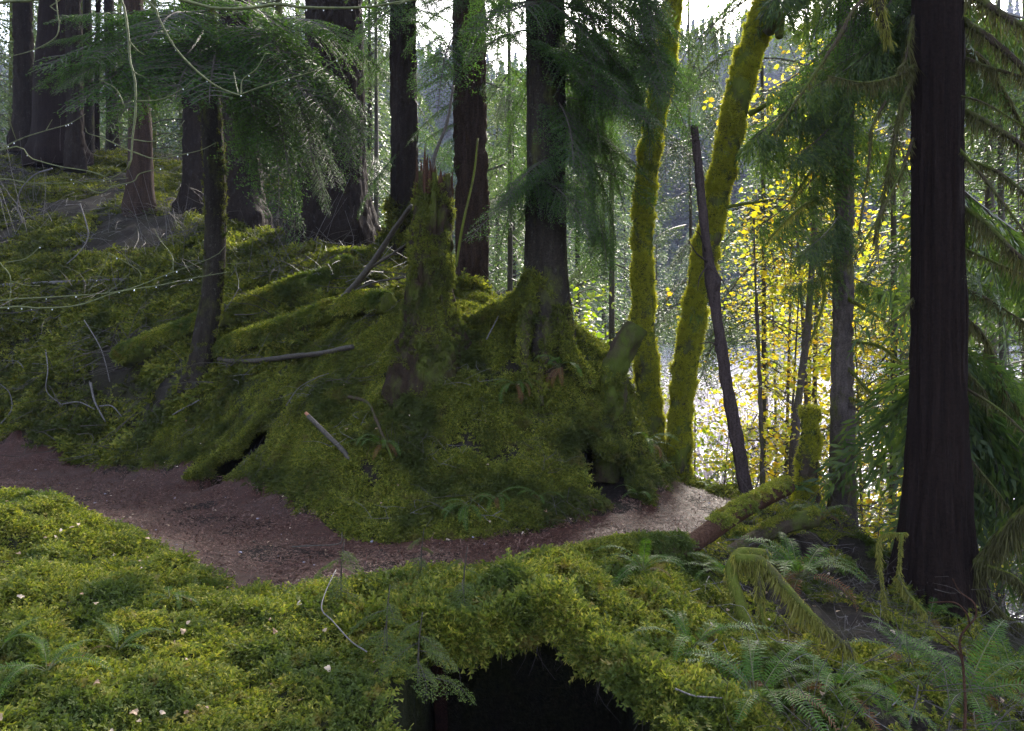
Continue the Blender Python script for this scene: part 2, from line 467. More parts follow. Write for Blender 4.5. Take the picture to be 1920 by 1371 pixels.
CP = []
for p in np.vstack([UPW, LOW]):
    CP.append(p)
for a, b in zip(UPW, LOW):
    CP.append((a + b) / 2)
for (u, v, d) in [
    # mound with the stump and the rooted hemlock
    (600, 860, 7.15), (600, 920, 6.75), (600, 770, 7.7), (560, 730, 8.1), (660, 690, 8.1), (700, 950, 6.62), (750, 740, 7.55), (750, 850, 6.95), (750, 960, 6.5),
    (820, 655, 7.95), (800, 630, 8.1), (740, 610, 8.5), (880, 620, 8.2), (900, 575, 8.7), (960, 570, 8.5), (900, 700, 7.6), (900, 800, 7.2), (900, 900, 6.85), (880, 960, 6.62),
    (1000, 640, 7.9), (1000, 720, 7.55), (1000, 790, 7.25), (1000, 860, 7.0), (1000, 940, 6.75), (1060, 670, 7.8), (1060, 760, 7.5), (1120, 690, 7.75), (1130, 780, 7.55), (1120, 860, 7.25), (1120, 930, 6.95),
    (1165, 720, 7.8), (1180, 800, 7.7), (1195, 860, 7.55), (1190, 920, 7.3), (1230, 880, 7.8),
    (1150, 660, 8.4), (1150, 760, 9.2),
    # shelf left of the mound and the hollow
    (460, 800, 8.75), (540, 790, 8.1), (400, 800, 9.0), (300, 800, 9.6), (340, 850, 9.1), (440, 815, 8.6), (380, 818, 8.85), (510, 815, 8.35), (250, 830, 9.9),
    (365, 715, 9.6), (450, 720, 9.3), (250, 760, 10.3), (520, 690, 9.3), (600, 640, 9.4),
    # hump far left
    (110, 690, 11.0), (60, 740, 10.9), (180, 740, 10.6), (100, 800, 10.6), (20, 800, 11.2), (-60, 760, 11.8), (200, 810, 10.2),
    # hillside rising to the left
    (200, 660, 11.4), (60, 640, 12.2), (-100, 620, 12.6), (350, 640, 10.4), (500, 620, 9.7), (560, 560, 10.5), (650, 540, 10.6), (680, 580, 9.6), (740, 560, 9.6),
    (450, 545, 11.3), (300, 560, 11.8), (120, 560, 12.6), (-80, 550, 13), (120, 480, 14.5), (300, 470, 14), (450, 430, 14), (560, 470, 12.6), (660, 470, 12), (755, 480, 12), (820, 530, 10.6), (880, 545, 10), (930, 560, 9.6),
    (-150, 450, 15.5), (100, 400, 16.5), (250, 390, 16.2), (350, 400, 15.5), (430, 405, 14.8), (60, 300, 19.5), (160, 297, 20), (300, 380, 17), (-100, 310, 20), (600, 440, 13.6),
    # near bank, left
    (0, 912, 6.0), (-200, 900, 6.2), (110, 930, 6.0), (0, 1000, 5.1), (200, 985, 5.7), (0, 1100, 4.45), (150, 1080, 4.7), (260, 1060, 5.0), (330, 1120, 4.75), (250, 1180, 4.15), (0, 1240, 3.7), (0, 1371, 3.15), (-300, 1100, 4.5), (-300, 1371, 3.1),
    (250, 1371, 3.12), (400, 1200, 4.1), (450, 1140, 4.6), (450, 1371, 3.12), (550, 1150, 4.4), (640, 1110, 4.75), (700, 1112, 4.75), (600, 1230, 3.9), (700, 1200, 4.1), (700, 1371, 3.25), (770, 1250, 3.75),
    # near mound over the hollow
    (850, 1104, 4.95), (950, 1098, 4.95), (1060, 1088, 4.95), (900, 1140, 4.35), (1000, 1140, 4.3), (1000, 1200, 3.9), (900, 1195, 3.9), (1100, 1150, 4.3), (1100, 1225, 3.85), (1160, 1110, 4.6), (1200, 1200, 4.05), (1240, 1300, 3.62), (1250, 1371, 3.38),
    # right bank
    (1250, 1090, 5.0), (1330, 1120, 5.1), (1300, 1050, 5.75), (1400, 1060, 6.0), (1300, 1180, 4.6), (1300, 1260, 4.15), (1320, 1371, 3.42), (1400, 1180, 4.8), (1400, 1280, 4.15), (1450, 1371, 3.6),
    (1500, 970, 7.3), (1500, 1035, 6.8), (1430, 1050, 6.3), (1370, 1085, 5.85), (1320, 1110, 5.5), (1560, 1060, 6.7), (1540, 1150, 5.4), (1500, 1260, 4.4), (1600, 1260, 4.6), (1600, 1371, 3.75), (1650, 1160, 5.7), (1700, 1220, 5.0), (1700, 1371, 3.95), (1760, 1090, 6.3), (1680, 1060, 6.9), (1800, 1250, 5.0), (1850, 1371, 4.15), (1900, 1300, 5.1),
    (1860, 1180, 6.7), (1580, 985, 8.6), (1470, 945, 8.0), (1400, 935, 8.3), (1300, 905, 8.7), (2100, 1400, 4.9), (2000, 1600, 3.4),
]:
    CP.append(px(u, v, d))
for p in [(2.0, 10.2, -2.6), (1.2, 10.5, -2.3), (3.0, 10.0, -2.9), (2.2, 12.5, -4.4), (0.5, 13.5, -4.0), (4.4, 10.5, -4.4), (6, 9.0, -4.9), (4.0, 12.5, -5.0), (0, 16, -4.8), (-1.8, 15.5, -1.6), (-0.8, 12.5, -1.2), (-2.2, 18, -2.5), (2, 18, -5.2), (7, 14, -5.3),
          (5, 18, -5.2), (8, 6, -5.2), (6.8, 4.5, -4.3), (6.4, 6.5, -4.3), (7, 2, -4.6), (-4, 21, 0.2), (-1, 21, -5), (-0.3, 2.2, -1.65), (1, 2.0, -1.7), (-2, 1.6, -1.6), (2, 1, -1.8), (0, 0, -1.62), (-4, 0, -1.5), (3, 0, -2.0),
          (-8, 5, -1.3), (-9, 9, -1.4), (-8.5, 12, 0.6), (-12, 14, 2.0), (-14, 20, 4.6), (-7, 21.5, 4.3), (-10, 21.5, 4.5), (-12, 8, -1.0)]:
    CP.append(np.array(p))
CP = np.array(CP)
def _fit(C):
    n = len(C)
    D = np.linalg.norm(C[:, None, :2] - C[None, :, :2], axis=2)
    A = np.zeros((n + 3, n + 3))
    A[:n, :n] = D - np.eye(n) * 0.10
    A[:n, n] = 1
    A[:n, n + 1:] = C[:, :2]
    A[n:, :n] = A[:n, n:].T
    b = np.concatenate([C[:, 2], [0, 0, 0]])
    return np.linalg.lstsq(A, b, rcond=None)[0]
WT = _fit(CP)
def h_near(x, y):
    sh = x.shape
    x, y = x.ravel(), y.ravel()
    out = np.empty(len(x))
    for i in range(0, len(x), 40000):
        s = slice(i, i + 40000)
        D = np.sqrt((x[s, None] - CP[None, :, 0]) ** 2 + (y[s, None] - CP[None, :, 1]) ** 2)
        out[s] = D @ WT[:-3] + WT[-3] + WT[-2] * x[s] + WT[-1] * y[s]
    return out.reshape(sh)
RIVER_Z = -4.6
def h_far(x, y):
    q = x / np.maximum(y, 1.0)
    w = sstep(-0.27, -0.10, q)
    z = (4.3 + 0.5 * fbm(x * 0.1, y * 0.1, 0, 3)) * (1 - w) + (-5.4) * w
    behind = np.where(y < 3, 1.0, 0.0) * sstep(6.0, 2.5, x)
    z = np.where(y < 3, -1.6 * sstep(6.5, 3.5, x) - 5.4 * (1 - sstep(6.5, 3.5, x)), z)
    hill = -5.4 + sstep(96, 112, y) * 2.6 + np.maximum(0, y - 110) * 0.46 * (1 + 0.25 * fbm(x * 0.012, y * 0.012, 5, 9, 3))
    hill = np.minimum(hill, 105 + 12 * fbm(x * 0.01, 0, 0, 4, 3))
    return np.where(y > 40, np.maximum(z, hill), z)

def smooth_poly_mask(x, y):
    """1 well inside the trail, 0 outside (world xy), soft edge"""
    P = np.vstack([UPW[:, :2], LOW[::-1, :2]])
    inside = np.zeros(x.shape, bool)
    dist = np.full(x.shape, 1e9)
    n = len(P)
    for i in range(n):
        a, b = P[i], P[(i + 1) % n]
        cond = ((a[1] > y) != (b[1] > y))
        with np.errstate(divide='ignore', invalid='ignore'):
            xi = (b[0] - a[0]) * (y - a[1]) / (b[1] - a[1] + 1e-12) + a[0]
        inside ^= cond & (x < xi)
        ab = b - a
        t = np.clip(((x - a[0]) * ab[0] + (y - a[1]) * ab[1]) / (ab @ ab), 0, 1)
        dist = np.minimum(dist, np.hypot(x - a[0] - t * ab[0], y - a[1] - t * ab[1]))
    return np.where(inside, dist, -dist)

# hollows roofed by moss: x0, x1, near y, far y, floor height
HX0, HX1, HY1 = -0.50, 0.70, 5.2
HOLES = [(HX0, HX1, 2.0, HY1, -3.1), (-3.15, -2.50, 8.12, 9.35, -1.85), (0.62, 1.14, 7.0, 8.05, -1.50)]
def one_hole(k, x, y):
    x0, x1, y0, y1, _ = HOLES[k]
    w = 0.05 * fbm(x * 4, y * 4, 1, 21 + k)
    if k == 0:
        x1 = x1 - 0.12 * np.maximum(0, 3.9 - y) + w
    return sstep(x0 - 0.05, x0 + 0.06, x + w) * sstep(x1 + 0.06, x1 - 0.06, x) * sstep(y1 + 0.1, y1 - 0.1, y) * sstep(y0 - 0.08, y0 + 0.08, y)

def axis(segs):
    out = []
    for a, b, st in segs:
        out.append(np.arange(a, b - 1e-6, st))
    return np.concatenate(out + [[segs[-1][1]]])
XS = axis([(-400, -100, 25), (-100, -30, 5), (-30, -14, 1.0), (-14, -8, 0.16), (-8, -4.5, 0.07), (-4.5, 3.6, 0.035), (3.6, 7.5, 0.08), (7.5, 14, 0.5), (14, 40, 3), (40, 120, 8), (120, 400, 28)])
YS = axis([(-60, -8, 6), (-8, 1.4, 0.4), (1.4, 9.6, 0.035), (9.6, 14, 0.07), (14, 21, 0.16), (21, 34, 1.0), (34, 90, 3), (90, 420, 11)])
GX, GY = np.meshgrid(XS, YS)
wn_ = sstep(-15.5, -12.5, GX) * sstep(9.0, 6.5, GX) * sstep(-1.5, 1.0, GY) * sstep(22.5, 19.5, GY)
HN = np.where(wn_ > 0, h_near(np.clip(GX, -17, 10), np.clip(GY, -4, 24)), 0)
H0 = HN * wn_ + h_far(GX, GY) * (1 - wn_)
TD = smooth_poly_mask(GX, GY)
off = sstep(0.10, -0.12, TD)                      # 0 on the trail, 1 away from it
neard = sstep(30, 20, GY)
H0 = H0 + off * neard * (0.085 * fbm(GX * 1.6, GY * 1.6, 0, 1, 3) * sstep(0.0, -0.6, TD) + 0.045 * fbm(GX * 4.5, GY * 4.5, 0, 2, 3) + 0.02 * fbm(GX * 13, GY * 13, 0, 12, 2)
    + sstep(0.02, -0.25, TD) * 0.075 * (np.sqrt(np.abs(noise3(GX * 2.6 + 0.4 * noise3(GX * 2, GY * 2, 0, 3), GY * 2.6, 0, 91))) - .6))
H0 = H0 - (1 - off) * 0.03 + np.where(GY > 24, 0.4 * fbm(GX * 0.2, GY * 0.2, 0, 8), 0)
crease = np.sqrt(np.abs(noise3(GX * 1.5 + .5 * noise3(GX * 1.3, GY * 1.3, 0, 33), GY * 1.1 + .25 * GX, 0, 95))) - .55
mnd = sstep(-.05, -.5, TD) * sstep(5.9, 6.4, GY) * sstep(11, 9, GY)
H0 = H0 + .17 * crease * mnd
TOPZ = H0.copy()                                  # surface before the hollows are cut
hm = np.zeros_like(GX)
for k, hq in enumerate(HOLES):
    m_ = one_hole(k, GX, GY)
    H0 = H0 * (1 - m_) + (hq[4] + 0.1 * fbm(GX * 3, GY * 3, 4, 6)) * m_
    hm = np.maximum(hm, m_)
# moss or litter
MOSS = off * (0.62 + 0.5 * fbm(GX * 0.9, GY * 0.9, 3, 31, 3))
MOSS *= .62 + .38 * sstep(17, 11.5, GY + 0.25 * GX + 2.5)
MOSS = np.where(GY < 9.7, np.maximum(MOSS, off * 0.8), MOSS)
MOSS *= (1 - hm)
MOSS *= 1 - mnd * .9 * sstep(-.28, -.42, crease + .10 * fbm(GX * 5, GY * 5, 0, 44, 2))  # crease shade put in as colour: moss thinned to bare dark soil
steep_r = sstep(3.0, 4.6, GX) * sstep(4.6, 5.6, GY)
MOSS = MOSS * (1 - 0.75 * steep_r)
fr_ = (GY < np.interp(GX, LOW[:, 0], LOW[:, 1]) + .1) * sstep(.9, 1.9, GX)
MOSS = MOSS * (1 - fr_ * (.30 + .55 * sstep(-.15, .45, fbm(GX * 1.8, GY * 1.8, 2, 71, 3))))
MOSS = np.clip(MOSS, 0, 1)

def bil(A, x, y):
    x, y = np.asarray(x, float), np.asarray(y, float)
    i = np.clip(np.searchsorted(XS, x) - 1, 0, len(XS) - 2)
    j = np.clip(np.searchsorted(YS, y) - 1, 0, len(YS) - 2)
    fx = np.clip((x - XS[i]) / (XS[i + 1] - XS[i]), 0, 1)
    fy = np.clip((y - YS[j]) / (YS[j + 1] - YS[j]), 0, 1)
    return A[j, i] * (1 - fx) * (1 - fy) + A[j, i + 1] * fx * (1 - fy) + A[j + 1, i] * (1 - fx) * fy + A[j + 1, i + 1] * fx * fy
def hz(x, y, top=False):
    return bil(TOPZ if top else H0, x, y)
def hnorm(x, y, e=0.06):
    zx = (hz(x + e, y, True) - hz(x - e, y, True)) / (2 * e)
    zy = (hz(x, y + e, True) - hz(x, y - e, True)) / (2 * e)
    return unit(np.stack([-zx, -zy, np.ones_like(zx)], -1))
def hit(u, v, d0=2.5, d1=40):
    """first ground point seen through a photo pixel"""
    d = np.arange(d0, d1, 0.02)
    x, z = (u - HU) / F * d, (HV - v) / F * d
    g = hz(x, d, True)
    k = np.argmax(g >= z) if (g >= z).any() else int(np.argmin(z - g))
    return np.array([x[k], d[k], g[k]])

ny, nx = GX.shape
V = np.stack([GX, GY, H0], -1).reshape(-1, 3)
i, j = np.meshgrid(np.arange(ny - 1), np.arange(nx - 1), indexing='ij')
a = i * nx + j
Fq = np.stack([a, a + 1, a + nx + 1, a + nx], -1).reshape(-1, 4)
me = mesh('forest_floor', V, [Fq], M['ground'])
at = me.attributes.new('mossy', 'FLOAT', 'POINT')
at.data.foreach_set('value', MOSS.ravel().astype(np.float32))
tag(obj('forest_floor', me), kind='structure', label='dark uneven forest ground of moss and needle litter beside the trail')

# trail sheet
nt_, ns_ = 26, 220
U2, L2 = spline(UPW, ns_), spline(LOW, ns_)
t = np.linspace(-0.04, 1.04, nt_)[None, :, None]
jag = .11 * fbm(np.arange(ns_) * .35, 0, 0, 5, 3)[:, None, None]
jag2 = .09 * fbm(np.arange(ns_) * .35, 9, 0, 6, 3)[:, None, None]
tj = t + jag * np.clip(1 - t * 3, 0, 1) + jag2 * np.clip(t * 3 - 2, 0, 1)
TP = U2[:, None, :] * (1 - tj) + L2[:, None, :] * tj
X, Y = TP[..., 0], TP[..., 1]
edge = np.minimum(t[..., 0], 1 - t[..., 0])
Z = hz(X, Y) + 0.022 - 0.05 * sstep(0.06, -0.04, edge) + 0.013 * fbm(X * 4, Y * 4, 0, 77, 4) - 0.02 * np.sin(np.clip(edge, 0, .5) * np.pi)
V = np.stack([X, Y, Z], -1).reshape(-1, 3)
i, j = np.meshgrid(np.arange(ns_ - 1), np.arange(nt_ - 1), indexing='ij')
a = i * nt_ + j
tag(obj('trail', mesh('trail', V, [np.stack([a, a + nt_, a + nt_ + 1, a + 1], -1).reshape(-1, 4)], M['trail'])), kind='structure', label='reddish brown footpath of damp needle litter curving round the mound')

# river and gravel bar
xs, ys = np.linspace(-60, 300, 60), np.linspace(4, 112, 50)
X, Y = np.meshgrid(xs, ys)
def sheet(name, X, Y, Z, mat):
    ny, nx = X.shape
    i, j = np.meshgrid(np.arange(ny - 1), np.arange(nx - 1), indexing='ij')
    a = i * nx + j
    return obj(name, mesh(name, np.stack([X, Y, Z], -1).reshape(-1, 3), [np.stack([a, a + 1, a + nx + 1, a + nx], -1).reshape(-1, 4)], mat))
tag(sheet('river', X, Y, np.full_like(X, RIVER_Z), M['water']), kind='structure', label='pale rippled river below the bank')
xs, ys = np.linspace(-20, 90, 90), np.linspace(27, 116, 80)
X, Y = np.meshgrid(xs, ys)
e = np.minimum(np.minimum(X + 20, 90 - X) / 8, (Y - 27) / 8) + 0.3 * fbm(X * 0.2, Y * 0.2, 0, 5)
tag(sheet('gravel_bar', X, Y, RIVER_Z - 0.5 + 0.9 * sstep(0, 1, e) + 2.2 * sstep(60, 112, Y) + 0.10 * fbm(X, Y, 0, 6), M['gravel']), kind='structure', label='pale gravel bar along the river')

# lips of earth and moss that roof the hollows
def make_lip(name, label, x0, x1, ylip, yback, drop, ns, n1, n2, back_in=0.10):
    sx = np.linspace(x0, x1, ns)
    VV = np.zeros((ns, n1 + n2, 3))
    for k, x in enumerate(sx):
        lip = ylip(x)
        y1 = np.linspace(yback, lip, n1)
        z1 = hz(np.full(n1, x), y1, True) + 0.02 - back_in * sstep(yback - .35, yback, y1)
        tt = np.linspace(0, 1, n2)
        dr = drop * (1 + .3 * math.sin(x * 11 + 1) + .25 * math.sin(x * 23))
        y2 = np.where(tt < 0.35, lip - 0.05 * np.sin(tt / 0.35 * np.pi), lip + (tt - 0.35) / 0.65 * (yback - .05 - lip))
        z2 = z1[-1] - np.where(tt < 0.35, tt / 0.35 * dr, dr + (tt - 0.35) * 0.25)
        VV[k, :n1, 1], VV[k, :n1, 2] = y1, z1
        VV[k, n1:, 1], VV[k, n1:, 2] = y2, z2
        VV[k, :, 0] = x
    nz = fbm(VV[..., 0] * 6, VV[..., 1] * 6, VV[..., 2] * 6, 55, 3)
    VV[..., 2] += 0.025 * nz
    VV[..., 1] -= 0.03 * nz
    nt1 = n1 + n2
    i, j = np.meshgrid(np.arange(ns - 1), np.arange(nt1 - 1), indexing='ij')
    a = i * nt1 + j
    lipme = mesh(name, VV.reshape(-1, 3), [np.stack([a, a + 1, a + nt1 + 1, a + nt1], -1).reshape(-1, 4)], M['ground'])
    at = lipme.attributes.new('mossy', 'FLOAT', 'POINT')
    mv = np.ones((ns, nt1)); mv[:, n1 + n2 // 2:] = 0
    at.data.foreach_set('value', mv.ravel().astype(np.float32))
    tag(obj(name, lipme), kind='structure', label=label)
    return VV, n1, n2
def lip_moss(name, label, LV, n, protos, s0, s1, seed):
    VV, n1, n2 = LV
    ns, nt1 = VV.shape[:2]
    r = np.random.default_rng(seed)
    jm = n1 + int(n2 * .42)
    ii, jj = r.integers(1, ns - 1, n), r.integers(0, jm, n)
    jj = np.where(r.uniform(0, 1, n) < 0.35, r.integers(n1 - 2, jm, n), jj)
    P = VV[ii, jj] + r.normal(0, 0.012, (n, 3))
    du = VV[np.clip(ii + 1, 0, ns - 1), jj] - VV[np.clip(ii - 1, 0, ns - 1), jj]
    dv = VV[ii, np.clip(jj + 1, 0, nt1 - 1)] - VV[ii, np.clip(jj - 1, 0, nt1 - 1)]
    nr = unit(np.cross(dv, du))
    nr = np.where(((nr * (-P)).sum(1) < 0)[:, None], -nr, nr)
    nr = np.where((jj > n1 + 1)[:, None], unit(nr + np.array([0, -0.3, -0.7])), nr)
    scatter(name, P, nr, r.uniform(s0, s1, n), protos, seed, 0.0, label=label)
LIP1 = make_lip('bank_overhang', 'mossy lip of earth and roots overhanging the dark hollow below the near bank', HX0 - .35, HX1 + .42,
                lambda x: 4.12 - 0.50 * sstep(0.15, 0.85, x) + 0.06 * math.sin(x * 7) + 0.10 * sstep(HX0 + 0.15, HX0 - 0.25, x), 5.5, .08, 110, 34, 26)
LIP2 = make_lip('bank_overhang', 'small mossy roof over the dark pit beside the trail left of the mound', -3.4, -2.25,
                lambda x: 8.52 + .05 * math.sin(x * 9) - .15 * sstep(-3.05, -3.3, x) - .25 * sstep(-2.6, -2.35, x), 9.55, .10, 60, 24, 16)
LIP3 = make_lip('bank_overhang', 'ragged moss curtain over the hollow in the root mass at the right end of the mound', .45, 1.26,
                lambda x: 7.42 + .05 * math.sin(x * 13) - .12 * sstep(.72, .5, x) - .12 * sstep(1.05, 1.22, x), 8.25, .12, 60, 20, 18, .05)

# ------------------------------------------------------------------ scattered stuff by geometry nodes
def frond_clump(seed, n=42, rad=0.05, lmin=0.028, lmax=0.06, wid=0.011, nseg=4, up=0.9):
    r = np.random.default_rng(seed)
    Vs, Fs, c = [], [], 0
    for k in range(n):
        a, rr = r.uniform(0, 2 * np.pi), rad * math.sqrt(r.uniform(0, 1))
        b = np.array([rr * math.cos(a), rr * math.sin(a), -0.012])
        dirn = unit(np.array([math.cos(a) * rr / rad * 0.9 + r.normal(0, .45), math.sin(a) * rr / rad * 0.9 + r.normal(0, .45), up + r.normal(0, .25)]))
        L = r.uniform(lmin, lmax)
        side = unit(np.cross(dirn, r.normal(0, 1, 3)))
        p, dd = b.copy(), dirn.copy()
        for s in range(nseg):
            q = p + dd * L / nseg
            w = wid * (1 - 0.75 * s / nseg) * r.uniform(0.8, 1.25)
            nrm = np.cross(dd, side)
            for sg in (-1, 1):
                tip = p + dd * L / nseg * 1.1 + side * sg * w + nrm * r.normal(0, .25) * w
                Vs += [p, q, tip]
                Fs.append((c, c + 1, c + 2)); c += 3
            p = q
            dd = unit(dd + np.array([0, 0, -0.28]) + r.normal(0, .1, 3))
    return np.array(Vs), np.array(Fs)

def scatter(name, P, nrm, scale, protos, seed=0, upmix=0.35, parent=None, label=None, vec=None):
    """one object: prototypes instanced on points that this script chose"""
    r = np.random.default_rng(seed)
    n = len(P)
    z = unit(nrm * (1 - upmix) + np.array([0, 0, 1.0]) * upmix) if vec is None else vec
    a = r.uniform(0, 2 * np.pi, n)
    t0 = unit(np.cross(z, r.normal(0, 1, (n, 3))))
    b0 = np.cross(z, t0)
    Mx = np.stack([t0, b0, z], -1)                 # columns
    ry = -np.arcsin(np.clip(Mx[:, 2, 0], -1, 1))
    rx = np.arctan2(Mx[:, 2, 1], Mx[:, 2, 2])
    rz = np.arctan2(Mx[:, 1, 0], Mx[:, 0, 0])
    me = mesh(name, P, [])
    for nm, ty, val in (('rot', 'FLOAT_VECTOR', np.stack([rx, ry, rz], -1)), ('scl', 'FLOAT', scale)):
        at = me.attributes.new(nm, ty, 'POINT')
        at.data.foreach_set('vector' if ty == 'FLOAT_VECTOR' else 'value', np.asarray(val, np.float32).ravel())
    at = me.attributes.new('pick', 'INT', 'POINT')
    at.data.foreach_set('value', r.integers(0, len(protos), n).astype(np.int32))
    o = obj(name, me, parent)
    ng = bpy.data.node_groups.new(name + '_nodes', 'GeometryNodeTree')
    ng.interface.new_socket('Geometry', in_out='INPUT', socket_type='NodeSocketGeometry')
    ng.interface.new_socket('Geometry', in_out='OUTPUT', socket_type='NodeSocketGeometry')
    gi, go = ng.nodes.new('NodeGroupInput'), ng.nodes.new('NodeGroupOutput')
    ip = ng.nodes.new('GeometryNodeInstanceOnPoints')
    g2 = ng.nodes.new('GeometryNodeGeometryToInstance')
    for p in protos:
        oi = ng.nodes.new('GeometryNodeObjectInfo')
        oi.inputs['Object'].default_value = p
        oi.inputs['As Instance'].default_value = False
        ng.links.new(oi.outputs['Geometry'], g2.inputs[0])
    def named(nm, ty):
        q = ng.nodes.new('GeometryNodeInputNamedAttribute')
        q.data_type = ty
        q.inputs['Name'].default_value = nm
        return q.outputs['Attribute']
    ng.links.new(gi.outputs[0], ip.inputs['Points'])
    ng.links.new(g2.outputs[0], ip.inputs['Instance'])
    ip.inputs['Pick Instance'].default_value = True
    ng.links.new(named('pick', 'INT'), ip.inputs['Instance Index'])
    e2r = ng.nodes.new('FunctionNodeEulerToRotation')
    ng.links.new(named('rot', 'FLOAT_VECTOR'), e2r.inputs[0])
    ng.links.new(e2r.outputs[0], ip.inputs['Rotation'])
    ng.links.new(named('scl', 'FLOAT'), ip.inputs['Scale'])
    ng.links.new(ip.outputs[0], go.inputs[0])
    md = o.modifiers.new('scatter', 'NODES')
    md.node_group = ng
    tag(o, label, kind='stuff')
    return o

def proto(name, V, Fc, mat):
    return bpy.data.objects.new(name, mesh(name, V, [Fc], mat, smooth=False))
CL_M = [proto('moss_clump', *frond_clump(s, n=30, rad=0.06, lmin=.035, lmax=.08, wid=.018), M['moss']) for s in (1, 2, 3)]
CL_B = [proto('moss_clump', *frond_clump(s, n=34, rad=0.06, lmin=.032, lmax=.072, wid=0.018), M['moss_bright']) for s in (4, 5, 6)]
CL_F = [proto('moss_clump', *frond_clump(s, n=26, rad=0.08, lmin=0.04, lmax=0.10, wid=0.026, nseg=3), M['moss']) for s in (7, 8)]
CL_T = [proto('moss_clump', *frond_clump(s, n=34, rad=0.045, lmin=0.03, lmax=0.07, wid=0.010), M['moss_coat']) for s in (9, 10)]

def ground_points(n, x0, x1, y0, y1, seed):
    r = np.random.default_rng(seed)
    x, y = r.uniform(x0, x1, n), r.uniform(y0, y1, n)
    return x, y, r
def inview(x, y, m=0.06):
    return np.abs(x) < (0.64 + m) * y + 0.3

# near moss
def ground_moss(name, label, n, box, thr, seed, protos, smin, smax, cond):
    x, y, r = ground_points(n, *box, seed)
    k = inview(x, y) & (bil(MOSS, x, y) > r.uniform(thr, 0.75, n)) & cond(x, y) & (bil(hm, x, y) < 0.05) & (bil(TD, x, y) < r.normal(-0.03, 0.07, n))
    x, y = x[k], y[k]
    P = np.stack([x, y, hz(x, y, True)], -1)
    sc = r.uniform(smin, smax, len(x))
    return scatter(name, P, hnorm(x, y), sc, protos, seed, 0.3, label=label)
NEARLINE = lambda x, y: bil(TD, x, y) > -9
def front(x, y):    # nearer than the trail
    yl = np.interp(x, LOW[:, 0], LOW[:, 1])
    return y < yl + 0.1
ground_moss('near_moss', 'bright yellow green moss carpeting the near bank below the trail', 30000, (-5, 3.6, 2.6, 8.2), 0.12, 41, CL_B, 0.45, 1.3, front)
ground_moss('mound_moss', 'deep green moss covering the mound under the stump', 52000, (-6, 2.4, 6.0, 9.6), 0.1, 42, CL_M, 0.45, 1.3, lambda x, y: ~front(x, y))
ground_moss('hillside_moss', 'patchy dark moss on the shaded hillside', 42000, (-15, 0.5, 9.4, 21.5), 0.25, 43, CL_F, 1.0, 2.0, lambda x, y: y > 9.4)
lip_moss('lip_moss', 'yellow green moss hanging over the edge of the dark hollow at the bottom', LIP1, 3600, CL_B, .8, 1.5, 44)
lip_moss('lip_moss', 'moss fringing the small pit beside the trail', LIP2, 900, CL_M, .5, 1.0, 45)
lip_moss('lip_moss', 'dark moss strands over the hollow in the root mass', LIP3, 900, CL_M, .5, 1.1, 46)

# litter on the trail and moss
def bits(seed):
    r = np.random.default_rng(seed)
    n = 46
    C = np.stack([r.uniform(-.09, .09, n), r.uniform(-.09, .09, n), r.uniform(0.001, .009, n)], -1)
    a = r.uniform(0, 2 * np.pi, n)
    L = r.uniform(.004, .016, n)[:, None]
    A = np.stack([np.cos(a), np.sin(a), r.normal(0, .2, n)], -1) * L
    B = np.stack([-np.sin(a), np.cos(a), r.normal(0, .3, n)], -1) * r.uniform(.001, .004, n)[:, None]
    return quads(C, A, B)
BT = [proto('needle_bits', *bits(s), M['duff_bits']) for s in (1, 2, 3)]
TL = [proto('trail_twigs', *frond_clump(s, n=3, rad=.2, lmin=.05, lmax=.16, wid=.004, nseg=2, up=.02), M['duff_bits']) for s in (31, 32)]
x, y, r = ground_points(30000, -8, 4, 4.5, 12, 51)
k = (bil(TD, x, y) > 0.0) & inview(x, y)
x, y = x[k], y[k]
P = np.stack([x, y, hz(x, y) + 0.012], -1)
scatter('needle_litter', P, hnorm(x, y), r.uniform(0.5, 1.5, len(x)), BT + BT + TL, 5, 0.5, label='fine brown needle and twig litter strewn over the trail')

def leafshape(seed, lobes=3):
    r = np.random.default_rng(seed)
    k = 11
    a = np.linspace(-2.6, 2.6, k)
    rr = 0.5 + 0.5 * np.abs(np.cos(a * lobes / 1.75)) ** 1.5
    V = np.stack([rr * np.cos(a) * .5 + .3, rr * np.sin(a) * .5, 0.14 * np.sin(a * 2 + r.uniform(0, 6)) * rr], -1)
    V = np.vstack([[0, 0, 0], V])
    return V, np.array([(0, i, i + 1) for i in range(1, k)])
LF = [proto('dry_leaf', *leafshape(s), M['dry_leaf']) for s in (1, 2, 3)]
x, y, r = ground_points(1500, -6, 3.2, 2.8, 9.5, 61)
k = inview(x, y) & (bil(hm, x, y) < .1) & (r.uniform(0, 1, 1500) < np.where(front(x, y), 0.42, np.where(bil(TD, x, y) > 0, .75, .25)))
x, y = x[k], y[k]
P = np.stack([x, y, hz(x, y, True) + np.where(bil(TD, x, y) > 0, 0.015, 0.05)], -1)
scatter('fallen_leaves', P, unit(hnorm(x, y) + r.normal(0, .35, (len(x), 3))), r.uniform(0.018, 0.042, len(x)), LF, 7, 0.2, label='small dry fallen leaves dotted over moss and trail')

